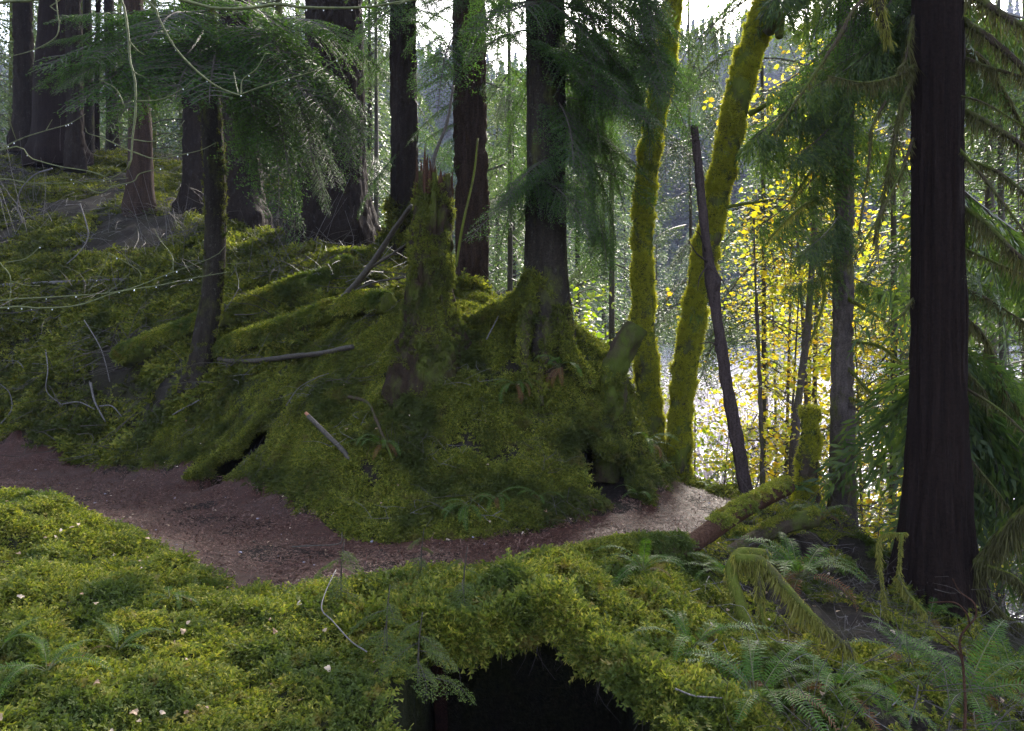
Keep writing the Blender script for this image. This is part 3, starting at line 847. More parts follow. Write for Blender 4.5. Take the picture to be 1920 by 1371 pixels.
# ------------------------------------------------------------------ foliage meshes (shared)
def hemlock_bough(seed, pairs=24, wide=0.36, droop=0.16, leaf=0.0165, hang=0.03):
    """unit bough along +x with flat side twigs and short needles"""
    r = np.random.default_rng(seed)
    acc = Acc()
    n = 14
    s = np.linspace(0, 1, n)
    main = np.stack([s, 0.03 * np.sin(s * 4 + r.uniform(0, 6)), 0.05 * np.sin(s * 3) - droop * s ** 2.2], -1)
    acc.add(*tube(main, 0.0075 * (1 - 0.85 * s) + 0.0008, 4, False))
    segs = []
    for k in range(pairs):
        for sg in (-1, 1):
            t = 0.12 + 0.86 * (k + r.uniform(-.3, .3)) / pairs
            p = np.array([np.interp(t, s, main[:, i]) for i in range(3)])
            L = wide * (1 - t) ** 0.62 * (0.25 + 0.75 * min(1, t / 0.3)) * r.uniform(0.6, 1.15) + 0.03
            a = sg * r.uniform(0.75, 1.15)
            d = np.array([math.cos(a), math.sin(a), r.normal(0, .10)])
            m = 6
            u = np.linspace(0, 1, m)[:, None]
            tw = p + d * L * u + np.array([0.10, 0, 0]) * L * u ** 2 - np.array([0, 0, hang + .25 * L]) * (L / .3) * u ** 2
            acc.add(*tube(tw, 0.0022 * (1 - 0.7 * u[:, 0]) + .0004, 3, False))
            segs.append((tw, 0.85))
            nt = max(2, int(L / 0.045))
            for q in range(nt):
                uu = (q + 0.6) / nt
                pp = np.array([np.interp(uu, u[:, 0], tw[:, i]) for i in range(3)])
                l2 = (0.03 + 0.10 * (1 - uu)) * r.uniform(.6, 1.2) * min(1, L / .2)
                for s2 in (-1, 1):
                    a2 = a + s2 * r.uniform(.6, 1.0)
                    d2 = np.array([math.cos(a2), math.sin(a2), r.normal(-.18, .16)])
                    segs.append((np.array([pp, pp + d2 * l2 * .55, pp + d2 * l2 - np.array([0, 0, .12 * l2])]), 1.0))
    C, A, B = [], [], []
    for tw, sz in segs:
        L = np.linalg.norm(np.diff(tw, axis=0), axis=1).sum()
        k = max(2, int(L / (leaf * 0.75)))
        f = np.linspace(0.05, 1, k)
        idx = np.linspace(0, 1, len(tw))
        P = np.stack([np.interp(f, idx, tw[:, i]) for i in range(3)], -1)
        D = unit(tw[-1] - tw[0])
        S = unit(np.cross([0, 0, 1.0], D) + 1e-6)
        sgn = np.where(np.arange(k) % 2 == 0, 1.0, -1.0)[:, None]
        dirn = unit(D * r.uniform(.3, .8, (k, 1)) + S * sgn + r.normal(0, .22, (k, 3)))
        ln = leaf * r.uniform(.7, 1.3, (k, 1)) * sz
        A.append(dirn * ln * .55)
        C.append(P + dirn * ln * .5)
        B.append(unit(np.cross(dirn, np.array([0, 0, 1.0]) + r.normal(0, .5, (k, 3)))) * leaf * .24)
    V, Fq = quads(np.concatenate(C), np.concatenate(A), np.concatenate(B))
    k0 = acc.n
    nf = sum(len(f) for L_ in acc.F.values() for f in L_)
    acc.add(V, Fq)
    me = acc.mesh('bough', [M['dark_twig'], M['needle']], False)
    mi = np.zeros(len(me.polygons), np.int32)
    mi[nf:] = 1
    me.polygons.foreach_set('material_index', mi)
    return me

def cedar_bough(seed, pairs=15, leaf=0.026):
    """unit bough along +x with flat lacy sprays hanging from it"""
    r = np.random.default_rng(seed)
    acc = Acc()
    s = np.linspace(0, 1, 14)
    main = np.stack([s, 0.03 * np.sin(s * 5 + r.uniform(0, 6)), -0.16 * s + 0.14 * s ** 3], -1)
    acc.add(*tube(main, 0.0085 * (1 - 0.85 * s) + 0.0008, 4, False))
    C, A, B = [], [], []
    nf = 0
    for k in range(pairs):
        for sg in (-1, 1):
            t = 0.10 + 0.88 * (k + r.uniform(-.3, .3)) / pairs
            p = np.array([np.interp(t, s, main[:, i]) for i in range(3)])
            L = (0.34 * (1 - t) ** .5 + .07) * r.uniform(.55, 1.2)
            d = unit(np.array([r.uniform(.3, .8), sg * r.uniform(.25, .9), -r.uniform(.15, .6)]))
            u = np.linspace(0, 1, 6)[:, None]
            tw = p + d * L * u - np.array([0, 0, .8 * L]) * u ** 2
            acc.add(*tube(tw, 0.0018 * (1 - 0.6 * u[:, 0]), 3, False))
            pl = unit(np.cross(d, [0, 0, 1.0]) + r.normal(0, .5, 3))
            m = max(4, int(L / .022))
            for q in range(m):
                uu = (q + .5) / m
                pp = np.array([np.interp(uu, u[:, 0], tw[:, i]) for i in range(3)])
                dd = unit(d * (1 - uu) - np.array([0, 0, .5 + uu]))
                l2 = (.10 * (1 - uu) ** .7 + .02) * r.uniform(.6, 1.2)
                for s2 in (-1, 1):
                    d2 = unit(dd * .8 + pl * s2 * .8 + r.normal(0, .15, 3))
                    ns2 = max(2, int(l2 / leaf / .6))
                    for w in range(ns2):
                        f = (w + .5) / ns2
                        c = pp + d2 * l2 * f - np.array([0, 0, .25 * l2 * f * f])
                        s3 = 1 if w % 2 else -1
                        d3 = unit(d2 + pl * s3 * .5 + dd * .5 + r.normal(0, .12, 3))
                        A.append(d3 * leaf * r.uniform(.6, 1.1)); C.append(c + A[-1] * .6)
                        B.append(unit(np.cross(d3, np.cross(dd, pl) + r.normal(0, .3, 3))) * leaf * .20)
    nf = sum(len(f) for L_ in acc.F.values() for f in L_)
    acc.add(*quads(np.array(C), np.array(A), np.array(B)))
    me = acc.mesh('bough', [M['dark_twig'], M['cedar_leaf']], False)
    mi = np.zeros(len(me.polygons), np.int32)
    mi[nf:] = 1
    me.polygons.foreach_set('material_index', mi)
    return me

HB = [hemlock_bough(s, droop=.10) for s in (1, 2, 3)] + [hemlock_bough(4, 22, 0.30, 0.2, 0.016, 0.10)]
LB0 = [hemlock_bough(s, pairs=15, wide=.30, leaf=.018, droop=.30, hang=.16) for s in (61, 62)]
HF = [hemlock_bough(s, droop=.05, hang=.015, wide=.40) for s in (51, 52, 53, 54)]
SB = [hemlock_bough(s, pairs=13, leaf=.038, droop=.18) for s in (21, 22)]
for q in SB: q.materials[1] = M['young_needle']
CB = [cedar_bough(s) for s in (1, 2, 3)]

def crown_mesh(seed, H, Rd, nb, npt, leaf, mat, droop=0.35, hang=0.5, base=0.0, powr=0.8):
    """conifer crown: drooping limbs hung with clusters of twig-sized blades, gaps between limbs"""
    r = np.random.default_rng(seed)
    acc = Acc()
    C, A, B = [], [], []
    for k in range(nb):
        h = base + (H - base) * ((k + r.uniform(0, .9)) / nb) ** 1.05
        L = Rd * ((H - h) / (H - base)) ** powr * r.uniform(.45, 1.15) + .25
        a = k * 2.399 + r.uniform(-.5, .5)
        d = np.array([math.cos(a), math.sin(a), 0])
        u = np.linspace(0, 1, 6)[:, None]
        dr = droop * r.uniform(.5, 1.4)
        br = np.array([0, 0, h]) + d * L * u + np.array([0, 0, 1]) * (0.10 * L * np.sin(u * 2.4) - dr * L * u ** 2)
        acc.add(*tube(br, (0.006 + 0.007 * L) * (1 - .85 * u[:, 0]) + .003, 4, False))
        n = int(npt * (0.35 + 0.65 * L / Rd))
        f = r.uniform(.12, 1, n) ** .8
        P = np.stack([np.interp(f, u[:, 0], br[:, i]) for i in range(3)], -1)
        side = np.array([-d[1], d[0], 0])
        lat = r.normal(0, 1, n) * (.30 * L * (1 - f * .75) * .6 + .05)
        P = P + side * lat[:, None] + d * (np.abs(lat) * .3)[:, None]
        P[:, 2] -= np.abs(lat) * .35 + r.uniform(0, 1, n) ** 2 * hang * (.25 + .2 * L)
        dirn = unit(d * .7 + side * np.sign(lat)[:, None] * .7 + np.array([0, 0, -.55]) + r.normal(0, .38, (n, 3)))
        ln = leaf * r.uniform(.6, 1.5, (n, 1))
        C.append(P); A.append(dirn * ln)
        B.append(unit(np.cross(dirn, r.normal(0, 1, (n, 3)) + np.array([0, 0, .8]))) * ln * .30)
    nf = sum(len(f) for L_ in acc.F.values() for f in L_)
    acc.add(*quads(np.concatenate(C), np.concatenate(A), np.concatenate(B)))
    me = acc.mesh('crown', [M['dark_twig'], mat], False)
    mi = np.zeros(len(me.polygons), np.int32)
    mi[nf:] = 1
    me.polygons.foreach_set('material_index', mi)
    return me

CROWN_HI = [crown_mesh(s, 13, 3.2, 70, 95, .11, M['needle'], .25, .6) for s in (1, 2)]          # above the frame, shade the forest floor
CROWN_BG = [crown_mesh(s, 15, 2.9, 110, 210, .060, M['needle_far'], .45, .9) for s in (11, 12, 13)]
CROWN_DARK = [crown_mesh(s, 14, 2.8, 95, 140, .065, M['needle'], .45, .9) for s in (14, 15)]
CROWN_CED = [crown_mesh(s, 11, 2.4, 95, 125, .045, M['cedar_leaf'], .6, 1.3) for s in (16, 17)]

def child(name, me, parent, loc=(0, 0, 0), rotz=0, scale=1.0):
    o = bpy.data.objects.new(name, me)
    col.objects.link(o)
    o.parent = parent
    o.location = loc
    o.rotation_euler = (0, 0, rotz)
    o.scale = (scale,) * 3 if isinstance(scale, (int, float)) else scale
    return o

def place_bough(parent, p0, p1, me, roll=0.0, wide=1.0, name='bough'):
    p0, p1 = Vector([float(c) for c in p0]), Vector([float(c) for c in p1])
    x = (p1 - p0)
    L = x.length
    x.normalize()
    y = Vector((0, 0, 1)).cross(x)
    if y.length < 1e-3: y = Vector((0, 1, 0))
    y.normalize()
    z = x.cross(y)
    Mx = Matrix((x, y, z)).transposed() @ Matrix.Rotation(roll, 3, 'X')
    o = bpy.data.objects.new(name, me)
    col.objects.link(o)
    o.parent = parent
    o.location = p0 - Vector(parent.location)
    o.rotation_euler = Mx.to_euler()
    o.scale = (L, L * wide, L * wide)
    return o

# ------------------------------------------------------------------ trunks
def bark_fn(kind, seed, C, z0, r0, flare, fh, lobes):
    def fn(TH, S, RR):
        Zc = C[:, 2][:, None] + 0 * TH
        ux, uy = np.cos(TH), np.sin(TH)
        rr = RR.copy()
        ph = seed * 1.7
        lob = 1 + 0.45 * np.cos(lobes * TH + ph) + 0.30 * np.cos((lobes + 2) * TH + 2 * ph)
        rr = rr + r0 * flare * np.exp(-np.maximum(Zc - z0, 0) / fh) * np.maximum(lob, 0.1)
        if kind == 'fir':
            n = noise3(ux * RR * 20, uy * RR * 20, Zc * 2.2 + fbm(ux * 2, uy * 2, Zc * 3, seed, 2), seed)
            n2 = noise3(ux * RR * 46, uy * RR * 46, Zc * 7, seed + 3)
            rr = rr - 0.042 * (1 - np.minimum(1, np.abs(n) * 2.2)) + 0.014 * n2
        elif kind == 'strip':
            n = noise3(ux * RR * 42, uy * RR * 42, Zc * 1.0, seed)
            rr = rr - 0.012 * (1 - np.minimum(1, np.abs(n) * 2.0)) + 0.006 * noise3(ux * RR * 70, uy * RR * 70, Zc * 4, seed + 2)
        elif kind == 'cedar':
            n = noise3(ux * RR * 17, uy * RR * 17, Zc * .45 + 7, seed)
            n2 = noise3(ux * RR * 48, uy * RR * 48, Zc * .9, seed + 1)
            rr = rr - 0.030 * (1 - np.minimum(1, np.abs(n) * 2.4)) - 0.010 * (1 - np.minimum(1, np.abs(n2) * 2)) + .006 * noise3(ux * RR * 60, uy * RR * 60, Zc * 5, seed + 2)
        elif kind == 'moss':
            rr = rr + 0.030 * fbm(ux * 1.6, uy * 1.6, Zc * 7, seed, 3) + 0.012 * noise3(ux * 5, uy * 5, Zc * 13, seed + 5)
        else:
            rr = rr + 0.012 * fbm(ux * RR * 22, uy * RR * 22, Zc * 6, seed, 3)
        return rr + RR * 0.05 * fbm(ux * 1.3, uy * 1.3, Zc * 0.8, seed + 9, 2)
    return fn

def trunk_mesh(path, widths, d, mat, kind='fir', top=None, seed=1, flare=0.5, fh=0.28, lobes=4, nseg=40, step=0.035, dip=0.35, lean_top=None):
    """path: photo pixels from base to top at distance d (or (u,v,d)); widths: pixel width at those points"""
    P = np.array([px(*(p if len(p) == 3 else (p[0], p[1], d))) for p in path])
    ds = np.array([(p[2] if len(p) == 3 else d) for p in path])
    W = np.array(widths, float) / 2 / F * ds
    z0 = P[0, 2]
    dirn = P[0] - P[1]
    low = P[0] + dirn / max(abs(dirn[2]), 1e-6) * dip
    low[2] = z0 - dip
    Q = np.vstack([low, P]); QR = np.concatenate([[W[0]], W])
    zs = [np.arange(Q[0, 2], Q[-1, 2], step)]
    A = spline(np.column_stack([Q, QR]), max(12, int((Q[-1, 2] - Q[0, 2]) / step)))
    C, Rr = A[:, :3], A[:, 3]
    if top is not None:
        dz = top - C[-1, 2]
        sl = (C[-1] - C[-8]) / max(C[-1, 2] - C[-8, 2], 1e-6)
        tt = np.linspace(0, 1, max(10, int(dz / 0.5)))[1:]
        ext = C[-1] + sl * (tt * dz)[:, None]
        ext[:, :2] = C[-1, :2] + sl[:2] * (dz * (tt - 0.35 * tt ** 2))[:, None]
        C = np.vstack([C, ext])
        Rr = np.concatenate([Rr, Rr[-1] * (1 - 0.93 * tt)])
    V, fs = tube(C, Rr, nseg, True, bark_fn(kind, seed, C, z0, W[0], flare, fh, lobes))
    return mesh('trunk', V, fs, mat), P, C, Rr

def trunk_scatter_points(me, n, seed, zmax=99, cond=None):
    co = np.empty(len(me.vertices) * 3, np.float32); me.vertices.foreach_get('co', co); co = co.reshape(-1, 3)
    no = np.empty(len(me.vertices) * 3, np.float32); me.vertices.foreach_get('normal', no); no = no.reshape(-1, 3)
    r = np.random.default_rng(seed)
    k = co[:, 2] < zmax
    if cond is not None:
        k &= cond(co, no)
    idx = np.flatnonzero(k)
    idx = r.choice(idx, min(n, len(idx)) if len(idx) >= n else n, replace=len(idx) < n)
    return co[idx].astype(float) + r.normal(0, .008, (len(idx), 3)), no[idx].astype(float), r

def tree(name, label, cat, path, widths, d, mat, crown=None, crown_z=None, crown_scale=1.0, group=None, moss=None, **kw):
    me, P, C, Rr = trunk_mesh(path, widths, d, mat, **kw)
    e = empty(name, (P[0][0], P[0][1], P[0][2]), label, cat, group)
    obj('trunk', me, e)
    if crown is not None:
        k = np.argmin(np.abs(C[:, 2] - crown_z))
        child('crown', crown, e, tuple(C[k] - P[0]), rng.uniform(0, 6.28), crown_scale)
    if moss:
        n, protos, s0, s1, cond = moss
        Pm, nm, r = trunk_scatter_points(me, n, int(d * 100) + n, 7, cond)
        nm = unit(nm + np.array([0, 0, -0.35]))
        pat = fbm(Pm[:, 0] * 9, Pm[:, 1] * 9, Pm[:, 2] * 5, n, 3)
        keep = pat > -.32
        Pm, nm, pat = Pm[keep], nm[keep], pat[keep]
        o = scatter('moss', Pm, nm, r.uniform(s0, s1, len(Pm)) * np.clip(.85 + .55 * pat, .4, 1.6), protos, n, 0.0, parent=e)
    return e, C, Rr

G1 = 'conifers on the hillside'
HI = CROWN_HI
# far left to right along the hillside
tree('conifer_tree', 'dark straight conifer trunk nearest the left edge', 'tree', [(47, 262), (45, 130), (42, 0)], [42, 36, 32], 19.5, M['fir_bark'], HI[0], 9.5, 1.0, G1, top=21, seed=2, flare=.3)
tree('conifer_tree', 'broad black trunk beside the leftmost slim trunk', 'tree', [(108, 288), (106, 170), (102, 60), (102, 0)], [84, 78, 58, 52], 19.0, M['cedar_bark'], HI[1], 9.5, 1.1, G1, kind='strip', top=23, seed=3, flare=.25, nseg=56)
tree('conifer_tree', 'dark grey trunk overlapping the right side of the broad black trunk', 'tree', [(141, 292), (140, 150), (138, 0)], [32, 30, 28], 18.0, M['fir_bark'], HI[0], 9.0, .8, G1, top=19, seed=4, flare=.25)
tree('conifer_tree', 'slim dark trunk just right of the broad black trunk', 'tree', [(167, 300), (166, 150), (163, 0)], [19, 17, 15], 20.0, M['hemlock_bark'], HI[1], 10, .7, G1, kind='plain', top=18, seed=5, nseg=20)
tree('conifer_tree', 'thinnest black pole-like trunk of the left trees', 'tree', [(181, 298), (182, 150), (184, 0)], [10, 9, 9], 20.5, M['cedar_bark'], HI[0], 10, .6, G1, kind='plain', top=17, seed=6, nseg=16)
tree('conifer_tree', 'slim trunk standing alone before the pale gap in the left trees', 'tree', [(212, 300), (208, 150), (204, 0)], [22, 19, 17], 21.0, M['hemlock_bark'], HI[1], 10, .7, G1, kind='plain', top=18, seed=7, nseg=20)
tree('conifer_tree', 'trunk with orange lit shaggy bark on its right side behind the overhanging twigs', 'tree', [(262, 385), (263, 250), (256, 120), (250, 0)], [50, 42, 38, 36], 16.0, M['red_bark'], HI[0], 8.5, .9, G1, kind='strip', top=19, seed=8, flare=.3)
tree('conifer_tree', 'stout furrowed trunk behind the leaning sapling', 'tree', [(454, 405), (452, 280), (446, 120), (440, 0)], [82, 70, 64, 60], 14.6, M['fir_bark'], HI[1], 8.0, 1.1, G1, top=22, seed=9, flare=.4, nseg=64)
tree('conifer_tree', 'dark furrowed trunk half hidden left of the stout trunk', 'tree', [(372, 385), (366, 250), (360, 0)], [56, 46, 40], 16.5, M['fir_bark'], HI[0], 8.8, .9, G1, top=20, seed=21, flare=.4)
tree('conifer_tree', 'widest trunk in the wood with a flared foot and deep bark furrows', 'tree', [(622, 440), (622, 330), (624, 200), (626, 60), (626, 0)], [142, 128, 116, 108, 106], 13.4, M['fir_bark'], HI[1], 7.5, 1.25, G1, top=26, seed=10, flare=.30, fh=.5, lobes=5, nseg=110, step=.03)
e10, C10, R10 = tree('conifer_tree', 'straight dark trunk with a mossy foot just left of the broken stump', 'tree', [(750, 478), (757, 380), (758, 250), (755, 0)], [58, 54, 52, 52], 12.0, M['fir_bark'], HI[0], 7.0, 1.0, G1, top=22, seed=12, flare=.6, fh=.22, nseg=56,
     moss=(260, CL_F, .8, 1.5, lambda c, n: c[:, 2] < 1.9))
e11, C11, R11 = tree('conifer_tree', 'reddish flaky barked trunk right behind the broken stump', 'tree', [(884, 548), (886, 420), (882, 250), (878, 0)], [58, 62, 64, 66], 10.0, M['red_bark'], HI[1], 5.6, 1.0, G1, top=20, seed=13, flare=.12, nseg=64, step=.025)

# hemlock rooted on the mound
e12, C12, R12 = tree('hemlock_tree', 'tall dark hemlock rooted on top of the mossy mound', 'tree', [(1026, 640), (1025, 560), (1024, 450), (1024, 250), (1022, 0)], [92, 86, 78, 73, 72], 7.9, M['hemlock_bark'], HI[0], 5.2, 1.0, None, kind='strip', top=19, seed=14, flare=.28, fh=.3, lobes=3, nseg=72, step=.02,
     moss=(330, CL_M, .3, .7, lambda c, n: (c[:, 2] < .5) & (n[:, 0] < .3)))
def root(parent, pts, r0, r1, mat, name='root', seed=1, n=40, nseg=14, moss_n=0):
    P = spline(np.array([np.append(px(*p), 0) for p in pts])[:, :3], n)
    rad = np.linspace(r0, r1, n)
    def fn(TH, S, RR): return RR * (1 + .30 * fbm(np.cos(TH) * 2, np.sin(TH) * 2, S * 9, seed, 3))
    me = mesh(name, *tube(P, rad, nseg, True, fn), mat)
    o = obj(name, me, parent)
    if moss_n:
        Pm, nm, r = trunk_scatter_points(me, moss_n, seed + 50)
        scatter('moss', Pm, unit(nm + np.array([0, 0, -.2])), r.uniform(.45, 1.0, len(Pm)), CL_M, seed, 0, parent=o if False else parent)
    return o
for k, (pts, r0, r1) in enumerate([
    ([(1003, 520, 7.75), (975, 560, 7.75), (930, 580, 8.1), (890, 600, 8.15)], .10, .03),
    ([(1000, 560, 7.72), (985, 620, 7.6), (985, 680, 7.5), (992, 730, 7.42)], .085, .03),
    ([(1045, 580, 7.75), (1062, 650, 7.62), (1085, 690, 7.6), (1110, 720, 7.55)], .10, .035),
    ([(1022, 600, 7.68), (1025, 660, 7.58), (1012, 700, 7.5), (1015, 760, 7.35)], .08, .025),
    ([(1050, 600, 7.95), (1090, 660, 8.0), (1140, 680, 8.0), (1160, 720, 7.8)], .09, .05)]):
    root(e12, pts, r0 * .8, r1 * .8, M['mossy_dark'], seed=k + 3, moss_n=(300, 60, 160, 60, 330)[k])

# two moss-coated maples at the crest
mossy_all = lambda c, n: (c[:, 2] < 4.2)
e13, C13, R13 = tree('maple_tree', 'left of the two slender moss-coated maples at the bend of the trail', 'tree',
     [(1228, 905), (1218, 760), (1207, 600), (1203, 480), (1208, 380), (1222, 260), (1246, 130), (1262, 0)], [50, 43, 38, 36, 35, 35, 34, 30], 8.9, M['moss_bark'], None, None, kind='moss', top=9, seed=15, flare=.12, nseg=40,
     moss=(6500, CL_T, .3, .72, mossy_all))
e14, C14, R14 = tree('maple_tree', 'right moss-coated maple leaning over to the right above the trail bend', 'tree',
     [(1272, 905), (1276, 780), (1292, 640), (1318, 500), (1342, 380), (1368, 250), (1400, 120), (1440, 0)], [42, 40, 41, 41, 41, 43, 43, 40], 8.75, M['moss_bark'], None, None, kind='moss', top=9, seed=16, flare=.12, nseg=40,
     moss=(7500, CL_T, .3, .8, mossy_all))
# short mossy limb on the right maple
root(e14, [(1335, 395, 8.75), (1380, 385, 8.6), (1415, 380, 8.5), (1440, 375, 8.45)], .022, .012, M['moss_bark'], 'branch')
root(e14, [(1405, 215, 8.7), (1430, 200, 8.6), (1460, 185, 8.5)], .03, .018, M['moss_bark'], 'branch')
root(e14, [(1440, 60, 8.6), (1462, 30, 8.4), (1462, 70, 8.35)], .06, .04, M['moss_bark'], 'branch')

# leaning sapling on the slope, carrying the overhanging green boughs
d7 = hit(362, 716)[1]
e7, C7, R7 = tree('hemlock_sapling', 'slender leaning hemlock with mossy flaking bark standing alone on the near slope', 'tree',
     [(368, 716), (379, 660), (396, 560), (404, 450), (402, 330), (396, 200), (388, 60), (382, -120)], [46, 43, 41, 40, 39, 37, 33, 25], d7, M['hemlock_bark'], None, None, kind='strip', seed=17, flare=.30, fh=.09, nseg=40, step=.02, top=4.2, dip=.15,
     moss=(900, CL_M, .25, .55, lambda c, n: (np.abs(n[:, 0]) > .75) | (c[:, 2] < -.1)))
bl = []
for u0, v0, d0, u1, v1, d1 in [
    (388, 40, 9.4, 60, 120, 7.9), (388, 20, 8.8, 150, 60, 7.6), (390, 70, 8.8, 130, 190, 7.4), (392, 90, 8.8, 230, 195, 7.3), (390, 60, 8.8, 300, 150, 7.2), (390, 30, 8.8, 260, 60, 7.0),
    (392, 90, 8.8, 520, 150, 7.4), (392, 60, 8.8, 560, 90, 7.5), (390, 20, 8.8, 520, 30, 7.2), (392, 100, 8.8, 470, 190, 7.3), (390, 90, 8.8, 400, 170, 7.0), (392, 80, 8.8, 345, 170, 7.1),
    (470, 60, 8.2, 690, 200, 7.6), (480, 90, 8.2, 640, 250, 7.5), (500, 110, 8.3, 600, 300, 7.7), (480, 130, 8.3, 560, 330, 7.8), (470, 140, 8.4, 530, 400, 8.0), (500, 160, 8.5, 560, 450, 8.3), (520, 100, 8.2, 680, 290, 7.8), (460, 120, 8.4, 500, 330, 8.0),
    (560, 60, 8.0, 720, 120, 7.6), (430, 110, 8.5, 520, 260, 7.8), (540, 200, 8.4, 640, 350, 8.0), (560, 250, 8.4, 620, 400, 8.2), (500, 40, 8.3, 640, 60, 7.4), (300, 40, 8.4, 90, 30, 7.6), (260, 90, 8.2, 100, 170, 7.6), (300, 100, 8.4, 60, 150, 7.7), (320, 60, 8.4, 170, 110, 7.4), (250, 60, 8.3, 80, 80, 7.8), (330, 130, 8.3, 200, 240, 7.6), (300, 90, 8.1, 270, 190, 7.5), (560, 150, 8.3, 690, 260, 7.8), (600, 120, 8.2, 660, 330, 7.9), (420, 60, 8.4, 590, 170, 7.3)]:
    bl.append((u0, v0, d0, u1, v1, d1))
for k, (u0, v0, d0, u1, v1, d1) in enumerate(bl):
    place_bough(e7, px(u0, v0, d0), px(u1, v1, d1), HF[k % 4], rng.uniform(-.3, .3), rng.uniform(.9, 1.3))
for pts in [[(390, 60, 8.85), (440, 70, 8.5), (520, 100, 8.2), (560, 200, 8.3)], [(388, 30, 8.85), (340, 40, 8.5), (280, 60, 8.3)], [(390, 80, 8.85), (450, 110, 8.5), (500, 160, 8.4), (530, 200, 8.4)]]:
    root(e7, pts, .014, .006, M['dark_twig'], 'branch', n=20, nseg=6)
# boughs of the hemlock on the mound (and a veil of fine boughs higher up)
for k in range(64):
    u0 = rng.uniform(985, 1065); v0 = rng.uniform(-160, 330)
    L = rng.uniform(90, 190)
    sd = 1 if rng.uniform() < .66 else -1
    a = rng.uniform(.25, 1.25)
    dd = rng.uniform(-.9, .7)
    place_bough(e12, px(u0, v0, 7.9), px(u0 + sd * L * math.cos(a) + sd * 20, v0 + L * math.sin(a) * 1.25, 7.9 + dd), HB[k % 4], rng.uniform(-.6, .6), rng.uniform(.8, 1.2))
for k in range(56):   # thin drooping boughs of the two trunks behind the stump
    ee, uu, dd0 = (e10, 756, 12.0) if k % 3 == 0 else (e11, 882, 10.0)
    v0 = rng.uniform(-220, 300) if k < 34 else rng.uniform(-220, 60); sd = -1 if rng.uniform() < .45 else 1
    L = rng.uniform(70, 150); a = rng.uniform(.3, 1.2)
    place_bough(ee, px(uu, v0, dd0), px(uu + sd * (L * math.cos(a) + 20), v0 + L * math.sin(a) * 1.2, dd0 + rng.uniform(-1.0, .8)), HB[k % 4], rng.uniform(-.6, .6), rng.uniform(.7, 1.1))
for k in range(26):   # the curtain that hangs on the right of the trunk
    u0 = rng.uniform(1060, 1130); v0 = rng.uniform(120, 430)
    place_bough(e12, px(u0, v0, 8.3), px(u0 + rng.uniform(10, 60), v0 + rng.uniform(90, 170), 8.3 + rng.uniform(-.3, .6)), HB[k % 4], rng.uniform(-1, 1), rng.uniform(.6, .9))
for k in range(46):   # upper right, across the left maple
    u0 = rng.uniform(1060, 1200); v0 = rng.uniform(-140, 190)
    place_bough(e12, px(u0, v0, 8.0), px(u0 + rng.uniform(60, 150), v0 + rng.uniform(20, 150), 7.9 + rng.uniform(-.6, .5)), HB[k % 4], rng.uniform(-.6, .6), rng.uniform(.9, 1.3))

# spruce in front of the yellow leaves
e15, C15, R15 = tree('spruce_tree', 'purplish grey slender trunk rising through the yellow leaves', 'tree', [(1578, 985), (1580, 800), (1580, 600), (1582, 400), (1584, 200), (1584, 0)], [50, 46, 40, 36, 32, 28], 8.8, M['spruce_bark'], CROWN_CED[0], 4.2, .8, None, kind='fir', top=12, seed=18, flare=.2, nseg=40, step=.025)
for k in range(27):
    v0 = rng.uniform(-260, 540)
    sd = -1 if rng.uniform() < .58 else 1
    L = rng.uniform(110, 260) * (1 if v0 < 300 else .7)
    a = rng.uniform(.2, .95)
    place_bough(e15, px(1582 + sd * 8, v0, 8.8), px(1582 + sd * L * math.cos(a), v0 + L * math.sin(a), 8.8 + rng.uniform(-.9, .9)), CB[k % 3], rng.uniform(-.5, .5), rng.uniform(.8, 1.25))
def mossy_branch(parent, pts, r0, r1, seed, hang=0.10, dens=420, mat='moss_bark', strand='moss_hang', n=36):
    """limb with a coat of hanging moss strands"""
    P = spline(np.array([px(*p) for p in pts]), n)
    rad = np.linspace(r0, r1, n)
    def fn(TH, S, RR): return RR * (1 + .30 * fbm(np.cos(TH) * 2, np.sin(TH) * 2, S * 14, seed, 3))
    b = obj('branch', mesh('branch', *tube(P, rad, 8, True, fn), M[mat]), parent)
    r = np.random.default_rng(seed)
    L = np.linalg.norm(np.diff(P, axis=0), axis=1).sum()
    m = int(L * dens)
    f = np.clip(r.uniform(0, 1, m), 0, 1)
    idx = np.linspace(0, 1, n)
    Q = np.stack([np.interp(f, idx, P[:, i]) for i in range(3)], -1)
    rr = np.interp(f, idx, rad)[:, None]
    w = .4 + .6 * np.abs(fbm(f * L * 6, 0, 0, seed + 4, 2))
    sdv = unit(np.stack([r.normal(0, 1, m), r.normal(0, 1, m), r.normal(-.1, .7, m)], -1))
    ln = hang * w * (.2 + 1.3 * r.uniform(0, 1, m) ** 2.2)
    top_ = Q + sdv * rr
    d1 = unit(sdv * .35 + np.array([0, 0, -1.0]) + r.normal(0, .16, (m, 3)))
    bt = top_ + d1 * ln[:, None]
    wd = unit(np.cross(d1, r.normal(0, 1, (m, 3)))) * (r.uniform(.0018, .0045, m) + .012 * hang)[:, None] * .7
    mid = (top_ + bt) / 2 + r.normal(0, .004, (m, 3))
    V = np.stack([top_ - wd * .6, top_ + wd * .6, mid + wd, bt, mid - wd], 1).reshape(-1, 3)
    a = np.arange(m)[:, None] * 5
    o = obj('hanging_moss', mesh('hanging_moss', V, [np.hstack([a, a + 1, a + 2, a + 3, a + 4])], M[strand], False), parent)
    tag(o, kind='stuff')
